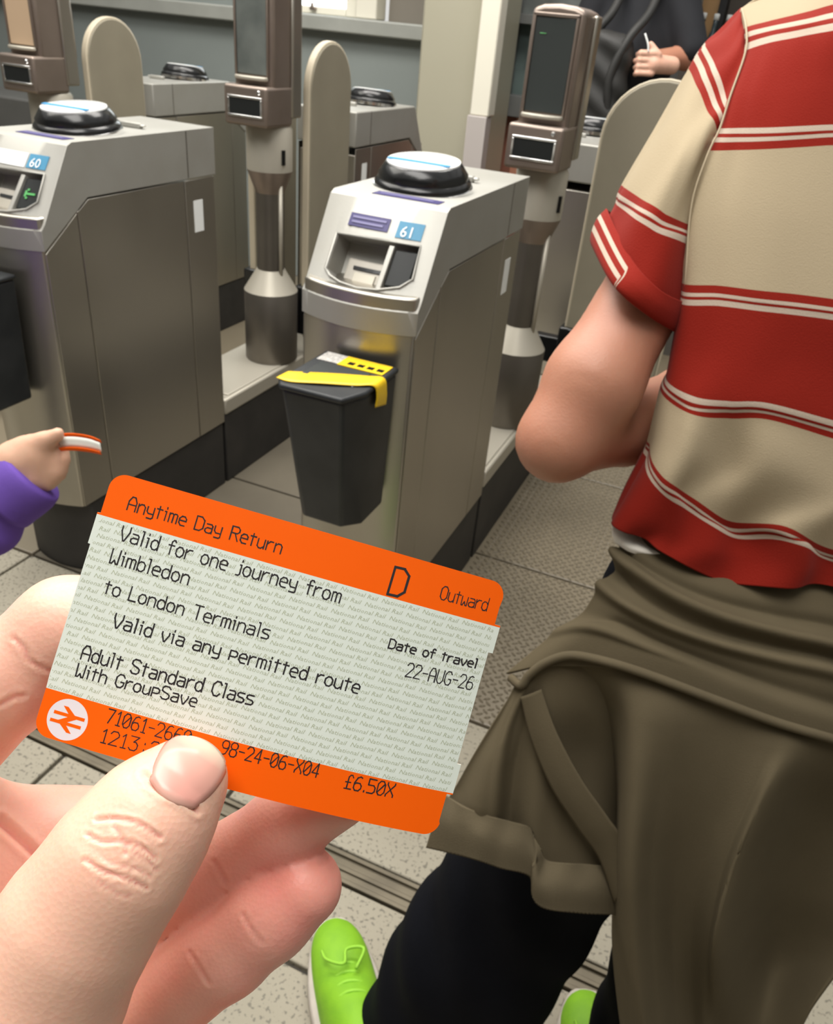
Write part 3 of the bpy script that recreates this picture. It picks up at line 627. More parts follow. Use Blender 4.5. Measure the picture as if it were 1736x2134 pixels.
# second sleeve (outside the frame)
v, f = tube([(.145, .86, 1.27), (.19, .875, 1.23), (.215, .87, 1.16), (.238, .86, 1.07)], [.035, .052, .052, .048], 24, False); pob('sleeve', v, f, CUFFR, smooth=True, solid=.002)

# sweatshirt tied round the waist
OLIVE = mat('olive_fleece', (.105, .084, .050), .9, 0, .25, 30, .25, 1400, spec=.15, vcol=(.085, .068, .040))
OLIVE_RIB = mat('olive_rib', (.108, .087, .053), .9, 0, .2, 30, .35, 1400, spec=.15)
sw = empty('sweatshirt', (0, 0, 0), parent=per); ROOTLOC[sw.name] = ROOTLOC[per.name]; sw['label'] = 'olive sweatshirt tied round the waist'
def cloth(name, ctrl, nu, nv, disp=None, m=OLIVE, th=.003):
    v, f, a = sheet([[PX(*q) for q in r] for r in ctrl], nu, nv, False, disp); return pob(name, v, f, m, sw, smooth=True, solid=th, attr=a)
FS = 1.0
G = lambda x, c, w: np.exp(-((x-c)/w)**2)
cloth('waist_wrap', [
 [(1292, 1105, .70), (1335, 1112, .685), (1400, 1130, .672), (1500, 1165, .664), (1620, 1180, .66), (1736, 1190, .66), (1900, 1230, .67), (2080, 1290, .74)],
 [(1284, 1150, .688), (1325, 1175, .668), (1400, 1210, .655), (1500, 1240, .650), (1620, 1258, .648), (1736, 1268, .648), (1900, 1300, .66), (2100, 1360, .74)],
 [(1252, 1225, .685), (1310, 1262, .658), (1395, 1300, .645), (1500, 1330, .640), (1620, 1350, .638), (1736, 1362, .638), (1900, 1400, .65), (2100, 1460, .73)],
 [(1150, 1325, .700), (1240, 1312, .668), (1360, 1352, .645), (1500, 1402, .636), (1620, 1440, .632), (1736, 1468, .632), (1900, 1510, .65), (2080, 1560, .72)],
 [(1056, 1404, .716), (1150, 1388, .688), (1330, 1400, .650), (1500, 1462, .638), (1620, 1506, .634), (1736, 1540, .634), (1900, 1590, .65), (2060, 1640, .71)]], 160, 90,
 lambda u, v: (.005*G(v, .75+.13*u, .16)-.010*G(v, 1.05+.16*u, .13)+.007*G(v, 1.5+.12*u, .20)-.009*G(v, 1.95+.08*u, .12)+.006*G(v, 2.5+.10*u, .25)-.005*G(v, 2.9+.05*u, .12)*G(u, 1, 1.2))*FS)
# welt seam along the lower edge of the wrap
sm = [PX(1064, 1412, .711), PX(1086, 1428, .700), PX(1104, 1406, .694), PX(1140, 1380, .684), PX(1190, 1366, .672), PX(1260, 1378, .656), PX(1345, 1404, .644), PX(1500, 1462, .634), PX(1620, 1506, .630), PX(1736, 1540, .630), PX(1900, 1590, .646), PX(2060, 1640, .706)]
c_, _ = crom(sm, 90); v, f = tube(list(c_), .0040, 8); pob('seam', v, f, OLIVE_RIB, sw, smooth=True)
cloth('back_panel', [
 [(1150, 1366, .690), (1230, 1372, .672), (1300, 1390, .660), (1370, 1414, .650), (1450, 1442, .645), (1530, 1472, .641), (1600, 1498, .639), (1660, 1518, .638), (1736, 1540, .638), (1900, 1590, .65)],
 [(1240, 1480, .715), (1285, 1486, .678), (1325, 1492, .652), (1385, 1505, .645), (1455, 1522, .645), (1530, 1540, .644), (1600, 1555, .638), (1655, 1566, .634), (1736, 1600, .648), (1900, 1650, .655)],
 [(1280, 1640, .735), (1296, 1640, .685), (1326, 1640, .652), (1380, 1640, .656), (1440, 1642, .660), (1510, 1648, .656), (1565, 1656, .642), (1604, 1664, .632), (1690, 1700, .690), (1880, 1750, .69)],
 [(1282, 1800, .755), (1290, 1800, .705), (1316, 1800, .662), (1362, 1800, .675), (1410, 1800, .690), (1462, 1804, .684), (1506, 1810, .662), (1540, 1816, .646), (1640, 1850, .735), (1830, 1880, .705)],
 [(1280, 1960, .775), (1292, 1960, .728), (1320, 1960, .682), (1362, 1960, .700), (1400, 1960, .722), (1440, 1965, .715), (1474, 1972, .688), (1500, 1978, .670), (1600, 2000, .775), (1770, 1990, .725)],
 [(1300, 2140, .795), (1312, 2140, .750), (1338, 2140, .708), (1372, 2140, .725), (1405, 2140, .752), (1440, 2148, .760), (1470, 2155, .750), (1510, 2160, .765), (1590, 2150, .765), (1690, 2100, .730)],
 [(1330, 2330, .82), (1342, 2330, .78), (1366, 2330, .745), (1395, 2330, .755), (1425, 2330, .78), (1450, 2335, .79), (1475, 2340, .785), (1510, 2340, .80), (1560, 2310, .785), (1620, 2260, .755)]], 190, 150,
 lambda u, v: .0020*np.sin(u*1.7+v*.9)*np.clip(v, 0, 1))
cloth('side_panel', [
 [(1078, 1424, .712), (1105, 1408, .70), (1150, 1376, .69), (1215, 1366, .678), (1300, 1392, .668)],
 [(1030, 1500, .722), (1068, 1500, .712), (1130, 1470, .70), (1215, 1470, .69), (1310, 1490, .70)],
 [(975, 1585, .735), (1045, 1590, .716), (1120, 1570, .712), (1220, 1570, .71), (1320, 1600, .72)],
 [(938, 1650, .745), (1035, 1680, .722), (1115, 1690, .722), (1215, 1690, .72), (1320, 1720, .74)],
 [(920, 1690, .752), (1030, 1750, .735), (1120, 1800, .730), (1215, 1840, .728), (1320, 1850, .75)]], 130, 80,
 lambda u, v: .010*np.sin(u*4.6+v*.35+.4)*np.clip(v/3, 0, 1)*np.clip(2.6-u, .25, 1)-.006*G(u, 1.0, .10)*np.clip(v/1.5, 0, 1))
cloth('hem_band', [
 [(922, 1655, .742), (990, 1690, .722), (1050, 1708, .716), (1105, 1728, .716), (1135, 1790, .712), (1210, 1800, .712), (1300, 1806, .728)],
 [(908, 1705, .738), (985, 1735, .716), (1045, 1757, .710), (1108, 1778, .708), (1124, 1840, .702), (1205, 1852, .703), (1300, 1855, .722)],
 [(890, 1765, .742), (980, 1786, .718), (1040, 1806, .712), (1106, 1826, .71), (1122, 1884, .704), (1205, 1900, .706), (1300, 1904, .726)]], 140, 30,
 lambda u, v: .0022*np.sin(u*6.5)*np.clip(1-v, 0, 1)+.0006*np.sin(u*70), OLIVE_RIB, .005)
# folded facing strip that curves down to the hem
cloth('facing_strip', [
 [(1086, 1452, .700), (1128, 1436, .694)], [(1108, 1540, .702), (1160, 1525, .690)], [(1150, 1640, .702), (1210, 1620, .688)],
 [(1205, 1725, .704), (1265, 1700, .688)], [(1250, 1790, .706), (1302, 1760, .690)], [(1282, 1880, .712), (1306, 1850, .695)]], 14, 80,
 lambda u, v: -.002*np.sin(np.pi*u), OLIVE, .0025)
# knotted sleeves in front (hidden from here) and cord
v, f = tube([PX(1370, 1150, .73), (.0, .74, .90), (.06, .84, .90), (.13, .86, .88)], [.03, .035, .035, .04], 18); pob('tied_sleeve', v, f, OLIVE, sw, smooth=True)
v, f = tube([(.26, .72, .90), (.24, .82, .90), (.15, .87, .88), (.12, .88, .70), (.13, .87, .58)], [.03, .035, .04, .035, .03], 18); pob('tied_sleeve', v, f, OLIVE, sw, smooth=True)

# trousers
NAVY = mat('black_cotton', (.0055, .006, .0085), .9, 0, .3, 20, .2, 900, spec=.08)
def leg_sdf(P):
    a = chain(P, [(.045, .67, .80, .095), (-.012, .645, .50, .104), (-.072, .590, .25, .108), (-.112, .560, .045, .108)], .03, (np.array([.45, -.89, 0]), 1.25))
    b = chain(P, [(.16, .69, .80, .095), (.165, .675, .45, .09), (.175, .655, .045, .085)], .03)
    d = smin(a, b, .02); d = d+.003*np.sin(P[..., 2]*46+P[..., 0]*60)+.002*np.sin(P[..., 0]*95+P[..., 2]*20)
    return np.maximum(d, .022-P[..., 2])
V, Q = surfnet(leg_sdf, (-.32, .42, 0), (.34, .86, .92), .0075); pob('trousers', V, Q, NAVY, smooth=True)
# shoes
LIME = mat('lime_mesh_fabric', (.21, .46, .012), .6, 0, .5, 40, .35, 700, vcol=(.13, .33, .012)); SOLE = mat('grey_white_sole', (.55, .50, .44), .7, 0, .3, 40)
def shoe(heel, toe, nm):
    sr = empty('shoe', (0, 0, 0), parent=per); ROOTLOC[sr.name] = ROOTLOC[per.name]; sr['label'] = 'lime green laced shoe'
    heel, toe = np.array(heel), np.array(toe); dr = toe-heel; L = np.linalg.norm(dr); dr /= L; sd = np.array([-dr[1], dr[0]]); W_ = .053
    def wpt(s, t, z): q = heel+dr*s*L+sd*t; return (q[0], q[1], z)
    out = []
    for i in range(40):
        a = 2*math.pi*i/40; s = .5+.5*math.cos(a); w = W_*(.78+.22*math.sin(math.pi*min(1, s*1.05))+.10*max(0, s-.5))*abs(math.sin(a))**.62; out.append((s, math.copysign(w, math.sin(a))))
    V = []; F = []; lev = [(0, .96), (.012, 1.06), (.028, 1.05), (.036, .98)]
    for z, k in lev: V += [wpt(.5+(s-.5)*(1+(k-1)*.5), t*k, z+.012*max(0, s-.75)*4*.25) for s, t in out]
    n = 40
    for j in range(3):
        for i in range(n): F.append((j*n+i, j*n+(i+1) % n, (j+1)*n+(i+1) % n, (j+1)*n+i))
    F += [tuple(range(n-1, -1, -1)), tuple(3*n+i for i in range(n))]
    so = pob('sole', V, F, SOLE, sr, smooth=True); 
    V, F = [], []; nu, nv = 30, 12
    hgt = lambda s: .045+.055*np.clip((.62-s)/.5, 0, 1)+.018*math.sin(math.pi*min(1, max(0, s)))
    for i in range(nu+1):
        s = .02+.965*i/nu; k = int(round(0)); w = W_*(.80+.2*math.sin(math.pi*min(1, s))+.1*max(0, s-.5))*(1-(2*abs(s-.5))**5)**.5*.88; h = .03+(hgt(s)-.02)*(1-(2*abs(s-.5))**7)**.5
        for j in range(nv+1):
            a = math.pi*j/nv; V.append(wpt(s, w*math.cos(a), .03+(h-.03)*abs(math.sin(a))**.8))
    for i in range(nu):
        for j in range(nv): q = i*(nv+1)+j; F.append((q, q+nv+1, q+nv+2, q+1))
    up = pob(nm, V, F, LIME, sr, smooth=True)
    for k in range(4):
        s = .42+.07*k; z = hgt(s)+.008
        pts = [wpt(s-.015, -.024, z-.010), wpt(s, -.01, z), wpt(s+.01, .008, z), wpt(s, .026, z-.012)]; v, f = tube(list(crom(pts, 14)[0]), .0028, 6); pob('lace', v, f, mat('lime_lace', (.28, .58, .04), .7) if k == 0 else bpy.data.materials['lime_lace'], sr, smooth=True)
    pts = [wpt(.55, -.012, .090), wpt(.66, -.03, .086), wpt(.68, -.005, .086), wpt(.59, .004, .092), wpt(.65, .026, .085), wpt(.72, .03, .078)]; v, f = tube(list(crom(pts, 30)[0]), .0025, 6); pob('lace_bow', v, f, bpy.data.materials['lime_lace'], sr, smooth=True)
shoe((-.160, .468), (-.322, .662), 'shoe_upper'); shoe((.155, .50), (.075, .735), 'shoe_upper')

# ---- far person in dark clothes
man = empty('person', (-.66, 3.62, 0)); ROOTLOC[man.name] = (-.66, 3.62, 0); tag(man, 'person in dark clothes with a black backpack, standing beyond the gates', 'person')
CLOTH = mat('dark_navy_shirt', (.011, .012, .016), .85, 0, .3, 20); CHAR = mat('charcoal_trousers', (.045, .042, .040), .85, 0, .3, 12)
mx, my = -.66, 3.62
def man_body(P):
    d = chain(P, [(mx-.02, my, 1.0, .10), (mx+.02, my, 1.22, .13), (mx+.03, my+.02, 1.42, .11), (mx+.03, my+.02, 1.56, .055), (mx+.03, my, 1.68, .085), (mx+.03, my, 1.74, .09)], .05)
    arm = chain(P, [(mx+.14, my-.02, 1.45, .055), (mx+.23, my-.06, 1.24, .042), (mx+.12, my-.19, 1.22, .032)], .02)
    arm2 = chain(P, [(mx-.14, my+.02, 1.45, .055), (mx-.20, my, 1.2, .045), (mx-.12, my-.16, 1.2, .032)], .02)
    return np.minimum(smin(d, arm, .03), arm2)
V, Q = surfnet(man_body, (mx-.35, my-.35, .9), (mx+.35, my+.2, 1.86), .014); pob('body', V, Q, SKIN, man, smooth=True)
def man_shirt(P):
    d = chain(P, [(mx-.02, my, 1.02, .125), (mx+.02, my, 1.22, .15), (mx+.03, my+.02, 1.42, .13)], .05)
    arm = chain(P, [(mx+.14, my-.02, 1.45, .072), (mx+.235, my-.06, 1.27, .062)], .02); arm2 = chain(P, [(mx-.14, my+.02, 1.45, .07), (mx-.2, my, 1.24, .06)], .02)
    return smin(smin(d, arm, .04), arm2, .04)
V, Q = surfnet(man_shirt, (mx-.36, my-.3, .85), (mx+.36, my+.25, 1.62), .012); pob('shirt', V, Q, CLOTH, man, smooth=True)
def man_leg(P): return smin(chain(P, [(mx-.10, my, 1.02, .11), (mx-.11, my-.02, .55, .085), (mx-.11, my, .06, .07)], .03), chain(P, [(mx+.06, my, 1.02, .11), (mx+.08, my-.02, .55, .085), (mx+.08, my, .06, .07)], .03), .02)
V, Q = surfnet(man_leg, (mx-.3, my-.2, 0.0), (mx+.3, my+.2, 1.16), .016); pob('trousers', V, Q, CHAR, man, smooth=True)
def man_hair(P): return np.maximum(chain(P, [(mx+.03, my+.015, 1.70, .088), (mx+.03, my+.01, 1.76, .095)], .03), (1.66-P[..., 2]))
V, Q = surfnet(man_hair, (mx-.15, my-.15, 1.6), (mx+.2, my+.2, 1.9), .014); pob('hair', V, Q, bpy.data.materials['brown_hair'], man, smooth=True)
H0 = ON(1352, 132, 'y', my-.24)
def man_hand(P):
    d = chain(P, [(H0[0]+.075, H0[1]+.05, H0[2]+.0, .03), (H0[0]+.02, H0[1], H0[2], .032)], .01)
    for i in range(4): d = smin(d, chain(P, [(H0[0]+.02, H0[1]-.015, H0[2]+.033-.021*i, .0115), (H0[0]-.03, H0[1]-.025, H0[2]+.030-.021*i, .0105), (H0[0]-.05+.005*abs(i-1), H0[1]-.005, H0[2]+.024-.021*i, .009)], .004), .004)
    return smin(d, chain(P, [(H0[0]+.03, H0[1]-.01, H0[2]+.03, .012), (H0[0]-.005, H0[1]-.012, H0[2]+.06, .010)], .004), .008)
V, Q = surfnet(man_hand, H0-np.array([.1, .08, .09]), H0+np.array([.14, .12, .1]), .005); pob('hand', V, Q, mat('pale_skin', (.78, .46, .34), .5, 0, .2, 40, sss=.2), man, smooth=True)
# backpack worn on his front
bp = empty('backpack', (mx-.03, my-.27, .95)); ROOTLOC[bp.name] = (mx-.03, my-.27, .95); tag(bp, 'black backpack with a curved strap, carried by the far person', 'backpack')
BAG = mat('black_nylon', (.018, .018, .017), .6, 0, .4, 20, .3, 200, vcol=(.034, .032, .03))
def bag(P):
    q = np.abs(P-np.array([mx-.06, my-.235, 1.10]))-np.array([.12, .055, .20])+.05; d = np.sqrt((np.maximum(q, 0)**2).sum(-1))+np.minimum(q.max(-1), 0)-.05
    return d+.006*np.sin(P[..., 2]*60+P[..., 0]*40)
V, Q = surfnet(bag, (mx-.25, my-.32, .82), (mx+.12, my-.08, 1.36), .01); pob('bag_body', V, Q, BAG, bp, smooth=True)
for x in (-.11, .02):
    pts = [(mx+x, my-.27, 1.00), (mx+x-.02, my-.29, 1.15), (mx+x+.02, my-.27, 1.28), (mx+x+.06, my-.20, 1.36), (mx+x+.07, my-.10, 1.46)]; v, f = tube(list(crom(pts, 24)[0]), .016, 10); pob('strap', v, f, BAG, bp, smooth=True)
v, f = tube(list(crom([(mx-.16, my-.265, .96), (mx-.12, my-.275, 1.10), (mx-.13, my-.275, 1.22)], 16)[0]), .006, 8); pob('zip', v, f, mat('grey_zip', (.16, .155, .15), .5), bp, smooth=True)
cb = ob('earphone_cable', *tube(list(crom([H0+np.array([-.005, -.03, .035]), H0+np.array([-.012, -.03, .06]), H0+np.array([-.03, -.028, .09])], 12)[0]), .0035, 6), WHITE, smooth=True); tag(cb, 'short white cable held in the hand of the far person', 'cable')

# ---- child's arm reaching in from the left
kid = empty('person', tuple(PX(-160, 1150, .98)*np.array([1, 1, 0]))); ROOTLOC[kid.name] = tuple(PX(-160, 1150, .98)*np.array([1, 1, 0])); tag(kid, 'person in a purple sleeve at the left edge, holding out an orange ticket', 'person')
PURP = mat('purple_fleece', (.16, .085, .42), .85, 0, .25, 25, .2, 900, spec=.2); KS = mat('child_skin', (.66, .40, .28), .5, 0, .3, 30, sss=.3, vcol=(.6, .33, .22))
kq = lambda px, py, d, r: (*PX(px, py, d), r)
def kid_hand(P):
    d = chain(P, [kq(-20, 1000, .98, .026), kq(40, 965, .975, .027), kq(75, 950, .97, .023)], .012)
    d = smin(d, chain(P, [kq(50, 930, .965, .013), kq(95, 918, .958, .0115), kq(122, 905, .955, .0085)], .004), .008)
    for i, (a, b, c) in enumerate((((80, 935), (120, 935), (128, 950)), ((82, 958), (125, 958), (124, 975)), ((80, 980), (118, 984), (112, 996)), ((66, 1000), (98, 1004), (95, 1008)))):
        d = smin(d, chain(P, [kq(*a, .968, .0125), kq(*b, .978, .0115), kq(*c, .985, .0095)], .004), .006)
    fore = chain(P, [kq(-20, 1000, .98, .024), kq(-180, 1120, 1.0, .026), (-1.25, .48, .72, .028)], .02)
    up = chain(P, [(-1.25, .48, .72, .036), (-1.38, .42, .92, .045), (-1.45, .42, 1.0, .06), (-1.45, .42, 1.06, .045), (-1.45, .43, 1.15, .09), (-1.45, .43, 1.19, .09)], .03); body = chain(P, [(-1.45, .42, .95, .10), (-1.45, .42, .60, .10)], .03)
    return smin(smin(smin(d, fore, .015), up, .02), body, .03)
V, Q = surfnet(kid_hand, (-1.62, .26, .48), (-.55, .78, 1.32), .0065); pob('body', V, Q, KS, kid, smooth=True)
def kid_sleeve(P):
    a = kq(30, 1010, .985, .042); d = chain(P, [kq(20, 1040, .985, .040), kq(-60, 1090, .99, .052), kq(-220, 1150, 1.01, .055), (-1.25, .48, .72, .058)], .01)
    fold = .004*np.sin((P@(PX(60, 960, .98)-PX(-60, 1060, .98)))*700+P[..., 2]*40); d = d+fold
    up = chain(P, [(-1.25, .48, .72, .058), (-1.38, .42, .92, .07), (-1.45, .42, .98, .08)], .03); body = chain(P, [(-1.45, .42, .93, .13), (-1.45, .42, .52, .14)], .03)
    return smin(smin(d, up, .02), body, .04)
V, Q = surfnet(kid_sleeve, (-1.65, .2, .36), (-.55, .75, 1.1), .0075); pob('hoodie', V, Q, PURP, kid, smooth=True)
ck = [PX(84, 985, .985), PX(40, 1005, .985)]; dck = ck[1]-ck[0]
v, f = tube(list(crom([PX(70, 985, .985), PX(52, 1000, .985), PX(30, 1018, .985), PX(5, 1035, .985)], 10)[0]), [.041, .044, .045, .046, .046, .046, .046, .046, .047, .047], 28); pob('cuff', v, f, PURP, kid, smooth=True)
def kid_leg(P): return np.minimum(chain(P, [(-1.51, .42, .55, .085), (-1.51, .42, .05, .06)], 0), chain(P, [(-1.39, .42, .55, .085), (-1.39, .42, .05, .06)], 0))
V, Q = surfnet(kid_leg, (-1.65, .3, 0), (-1.25, .55, .66), .014); pob('trousers', V, Q, NAVY, kid, smooth=True)
def kid_hair(P): return np.maximum(chain(P, [(-1.45, .42, 1.19, .098), (-1.45, .42, 1.22, .10)], 0), 1.12-P[..., 2]+(P[..., 1]-.42)*.6)
V, Q = surfnet(kid_hair, (-1.6, .28, 1.05), (-1.3, .58, 1.36), .012); pob('hair', V, Q, bpy.data.materials['brown_hair'], kid, smooth=True)
ORANGE = mat('orange_print', (.98, .125, .0), .55, 0, .12, 120, spec=.2, vcol=(.94, .11, .0))
CARDW = mat('pale_green_card', (.80, .82, .76), .5, 0, .12, 60)
kt = empty('train_ticket', tuple(PX(170, 925, .965))); ROOTLOC[kt.name] = tuple(PX(170, 925, .965)); tag(kt, 'orange edged train ticket held out by the purple sleeve', 'ticket', 'orange train tickets')
def kt_strip(name, a, b, m):
    R = [[PX(110, 905+a, .968), PX(150, 903+a, .962), PX(185, 908+a*.95, .958), PX(208+.0*a, 917+a*.85, .954)], [PX(110, 905+b, .972), PX(150, 903+b, .966), PX(185, 908+b*.95, .962), PX(212, 917+b*.85, .958)]]
    v, f, a_ = sheet(R, 16, 4); pob(name, v, f, m, kt, smooth=True, solid=.0006)
kt_strip('orange_band', 0, 7, ORANGE); kt_strip('pale_band', 7, 29, CARDW); kt_strip('orange_band', 29, 36, ORANGE)
# ================================================================== the train ticket in the foreground
CQ = (-0.04623915833275945, -0.07332034779971207, 0.2823957506992849, -28.135725203646338, 29.333818930529638, 158.12828442095048, 1.953591281291628, 1.4647186276966369)
TW, TH, VA, VB = 85.6, 54.0, 9.10, 44.75
def _rod(r):
    r = np.array(r); t = np.linalg.norm(r); k = r/t; K = np.array([[0, -k[2], k[1]], [k[2], 0, -k[0]], [-k[1], k[0], 0]]); return np.eye(3)+math.sin(t)*K+(1-math.cos(t))*K@K
CR = _rod(CQ[:3])
def card(u, v, off=0.0):                    # ticket millimetres -> world; off = millimetres towards the viewer; gently bowed card
    u = np.asarray(u, float); v = np.asarray(v, float); s = u-TW/2; b = CQ[6]*s*s*1e-3+CQ[7]*s**3*1e-5-off
    L = np.stack([s, v-TH/2, b], -1); return cam2w((L@CR.T+np.array(CQ[3:6]))*1e-3)
tk = empty('train_ticket', tuple(card(TW/2, TH/2))); ROOTLOC[tk.name] = tuple(card(TW/2, TH/2)); tag(tk, 'large orange and pale green train ticket held in the near hand', 'ticket', 'orange train tickets')
def u_l(v):
    r = 3.2
    if v < r: return 1.0+r-math.sqrt(r*r-(r-v)**2)
    if v > TH-r: return 1.0+r-math.sqrt(max(0, r*r-(v-TH+r)**2))
    if v < VA-.4: return 1.0
    if v < 15.2: return .35
    if v < VB: return .85
    return 1.0
def u_r(v):
    r = 3.2
    if v < r: return 84.6-r+math.sqrt(r*r-(r-v)**2)
    if v > TH-r: return 84.6-r+math.sqrt(max(0, r*r-(v-TH+r)**2))
    if v < VA-.4: return 84.4
    if v < 14.7: return 85.7
    if v < 38.6: return 84.7
    if v < VB+.3: return 85.6
    return 84.3
def band_mesh(name, vs, m, parent):
    V, F = [], []; n = 41
    for off in (0.12, -.12):
        for v in vs:
            a, b = u_l(v), u_r(v); V += list(card(np.linspace(a, b, n), np.full(n, v), off))
    k = len(vs)
    for j in range(k-1):
        for i in range(n-1):
            F.append((j*n+i, (j+1)*n+i, (j+1)*n+i+1, j*n+i+1)); o_ = k*n; F.append((o_+j*n+i, o_+j*n+i+1, o_+(j+1)*n+i+1, o_+(j+1)*n+i))
    rim = [(0, i) for i in range(n)]+[(j, n-1) for j in range(1, k)]+[(k-1, i) for i in range(n-2, -1, -1)]+[(j, 0) for j in range(k-2, 0, -1)]
    nf = len(F)
    for (j, i), (j2, i2) in zip(rim, rim[1:]+rim[:1]): F.append((j*n+i, j2*n+i2, k*n+j2*n+i2, k*n+j*n+i))
    o = pob(name, V, F, m, parent); me = o.data; mi = np.zeros(len(me.polygons), np.int32); mi[nf:] = 1; me.polygons.foreach_set('material_index', mi); return sub_of(o, parent)
cs = [3.2*(1-math.cos(math.pi/2*i/10)) for i in range(11)]
EDGE = mat('card_edge', (.85, .80, .70), .6)
CARDF = mat('ticket_pale_green', (.74, .80, .73), .55, 0, .1, 150, vcol=(.70, .75, .67))
b1 = band_mesh('orange_top_band', cs+[5, 7, VA-.42, VA-.38, VA], [ORANGE, EDGE], tk)
b2 = band_mesh('pale_band', [VA, 11, 13, 14.68, 14.72, 15.18, 15.22, 20, 26, 32, 38.58, 38.62, 42, VB], [CARDF, EDGE], tk)
b3 = band_mesh('orange_bottom_band', [VB, VB+.28, VB+.32, 47, 49]+[TH-c for c in cs[::-1]], [ORANGE, EDGE], tk)
INK = mat('printed_ink', (.018, .014, .016), .6)
GLY = {
'A': '0,0 0,4.6 1.2,7 2.8,7 4,4.6 4,0|0,3 4,3', 'D': '0,0 0,7 2.5,7 4,5.6 4,1.4 2.5,0 0,0', 'R': '0,0 0,7 3,7 4,6 4,4.7 3,3.7 0,3.7|2,3.7 4,0', 'O': '1.2,0 0,1.5 0,5.5 1.2,7 2.8,7 4,5.5 4,1.5 2.8,0 1.2,0',
'V': '0,7 0,4.6 1.6,0 2.2,0 4,4.6 4,7', 'W': '0,7 .2,0 1.1,0 2,1.8 2.9,0 3.8,0 4,7', 'L': '0,7 0,0 3.4,0', 'T': '0,7 4,7|2,7 2,0', 'S': '4,6 3,7 1,7 0,6 0,4.6 1,3.9 3,3.2 4,2.4 4,1 3,0 1,0 0,1',
'C': '4,5.7 3,7 1.3,7 0,5.3 0,1.7 1.3,0 3,0 4,1.3', 'G': '4,5.7 3,7 1.3,7 0,5.3 0,1.7 1.3,0 3,0 4,1.3 4,3 2.5,3', 'U': '0,7 0,1.5 1.3,0 2.7,0 4,1.5 4,7', 'X': '0,7 0,6 4,1 4,0|4,7 4,6 0,1 0,0',
'a': '.3,4.5 2.8,4.5 3.4,3.8 3.4,0|3.4,2.6 1,2.6 0,1.8 0,.7 .8,0 2.5,0 3.4,.8', 'n': '0,0 0,4.6|0,3.4 1.2,4.6 2.5,4.6 3.4,3.6 3.4,0', 'y': '0,4.6 0,2.2 .8,1.2 3.4,1.2|3.4,4.6 3.4,-.6 2.8,-1.2 .5,-1.2',
't': '1.2,6.3 1.2,.0|0,4.8 2.8,4.8', 'i': '.1,4.6 .8,4.6 .8,0|.8,6 .8,6.4', 'm': '0,0 0,4.6|0,4 .8,4.6 1.5,4.6 2,4 2,0|2,4 2.6,4.6 3.4,4.6 4,4 4,0', 'e': '0,2.4 3.4,2.4 3.4,3.6 2.5,4.6 1,4.6 0,3.4 0,1.2 1,0 3.1,0',
'u': '0,4.6 0,1 1,0 2.1,0 3.4,1.2|3.4,4.6 3.4,0', 'r': '0,0 0,4.6|0,3 1.4,4.6 2.9,4.6', 'l': '0,7 .8,7 .8,0', 'd': '3.4,7 3.4,0|3.4,3.4 2.3,4.6 1,4.6 0,3.4 0,1.2 1,0 2.3,0 3.4,1.2', 'f': '3,6.4 2.5,7 1.8,7 1.2,6.2 1.2,0|0,4.4 2.8,4.4',
'o': '1,0 0,1.2 0,3.4 1,4.6 2.4,4.6 3.4,3.4 3.4,1.2 2.4,0 1,0', 'j': '1.2,4.6 1.9,4.6 1.9,.2 1.2,-.5 .2,-.5|1.9,6.2 1.9,6.6', 'b': '0,7 0,0|0,3.4 1.1,4.6 2.4,4.6 3.4,3.4 3.4,1.2 2.4,0 1.1,0 0,1.2', 's': '3.2,4.6 .8,4.6 0,4 0,3 .8,2.5 2.6,2.2 3.3,1.6 3.3,.7 2.6,0 0,0',
'v': '0,4.6 0,3.4 1.5,0 1.9,0 3.4,3.4 3.4,4.6', 'w': '0,4.6 .2,0 .9,0 1.8,2 2.7,0 3.4,0 3.6,4.6', 'p': '0,0 0,4.8 2.5,4.8 3.4,4.1 3.4,2.6 2.5,1.9 0,1.9', 'h': '0,7 0,0|0,3.4 1.2,4.6 2.4,4.6 3.4,3.6 3.4,0',
'0': '1.2,0 0,1.5 0,5.5 1.2,7 2.8,7 4,5.5 4,1.5 2.8,0 1.2,0|.3,1.2 3.7,5.8', '1': '.6,5.6 1.9,7 1.9,0|.6,0 3.1,0', '2': '0,5.6 1,7 3,7 4,5.8 4,4.6 0,0 4,0', '3': '0,7 4,7 1.8,4.2 3,4.2 4,3 4,1.2 3,0 1,0 0,1', '4': '3,0 3,7 0,2 4,2', '5': '4,7 0,7 0,4 3,4 4,3 4,1 3,0 0,0',
'6': '3.6,6.6 2.6,7 1.2,6.4 0,3.6 0,1.2 1,0 3,0 4,1.2 4,2.6 3,3.8 1,3.8 0,2.8', '7': '0,7 4,7 1.4,0', '8': '1,3.7 0,4.7 0,6 1,7 3,7 4,6 4,4.7 3,3.7 1,3.7 0,2.6 0,1 1,0 3,0 4,1 4,2.6 3,3.7', '9': '.4,.4 1.4,0 2.8,.6 4,3.4 4,5.8 3,7 1,7 0,5.8 0,4.4 1,3.2 3,3.2 4,4.2',
'-': '.2,3.4 3.4,3.4', ':': '.8,4.2 .8,4.6|.8,1 .8,1.4', '.': '.8,0 .8,.4', '£': '3.6,6 2.9,7 1.9,7 1.2,6 1.2,0|0,0 3.6,0|0,3.4 2.8,3.4'}
NARROW = {'i': 1.4, 'l': 1.4, '.': 1.2, ':': 1.2, 't': 2.8, 'f': 2.9, 'j': 2.0, 'r': 2.9}
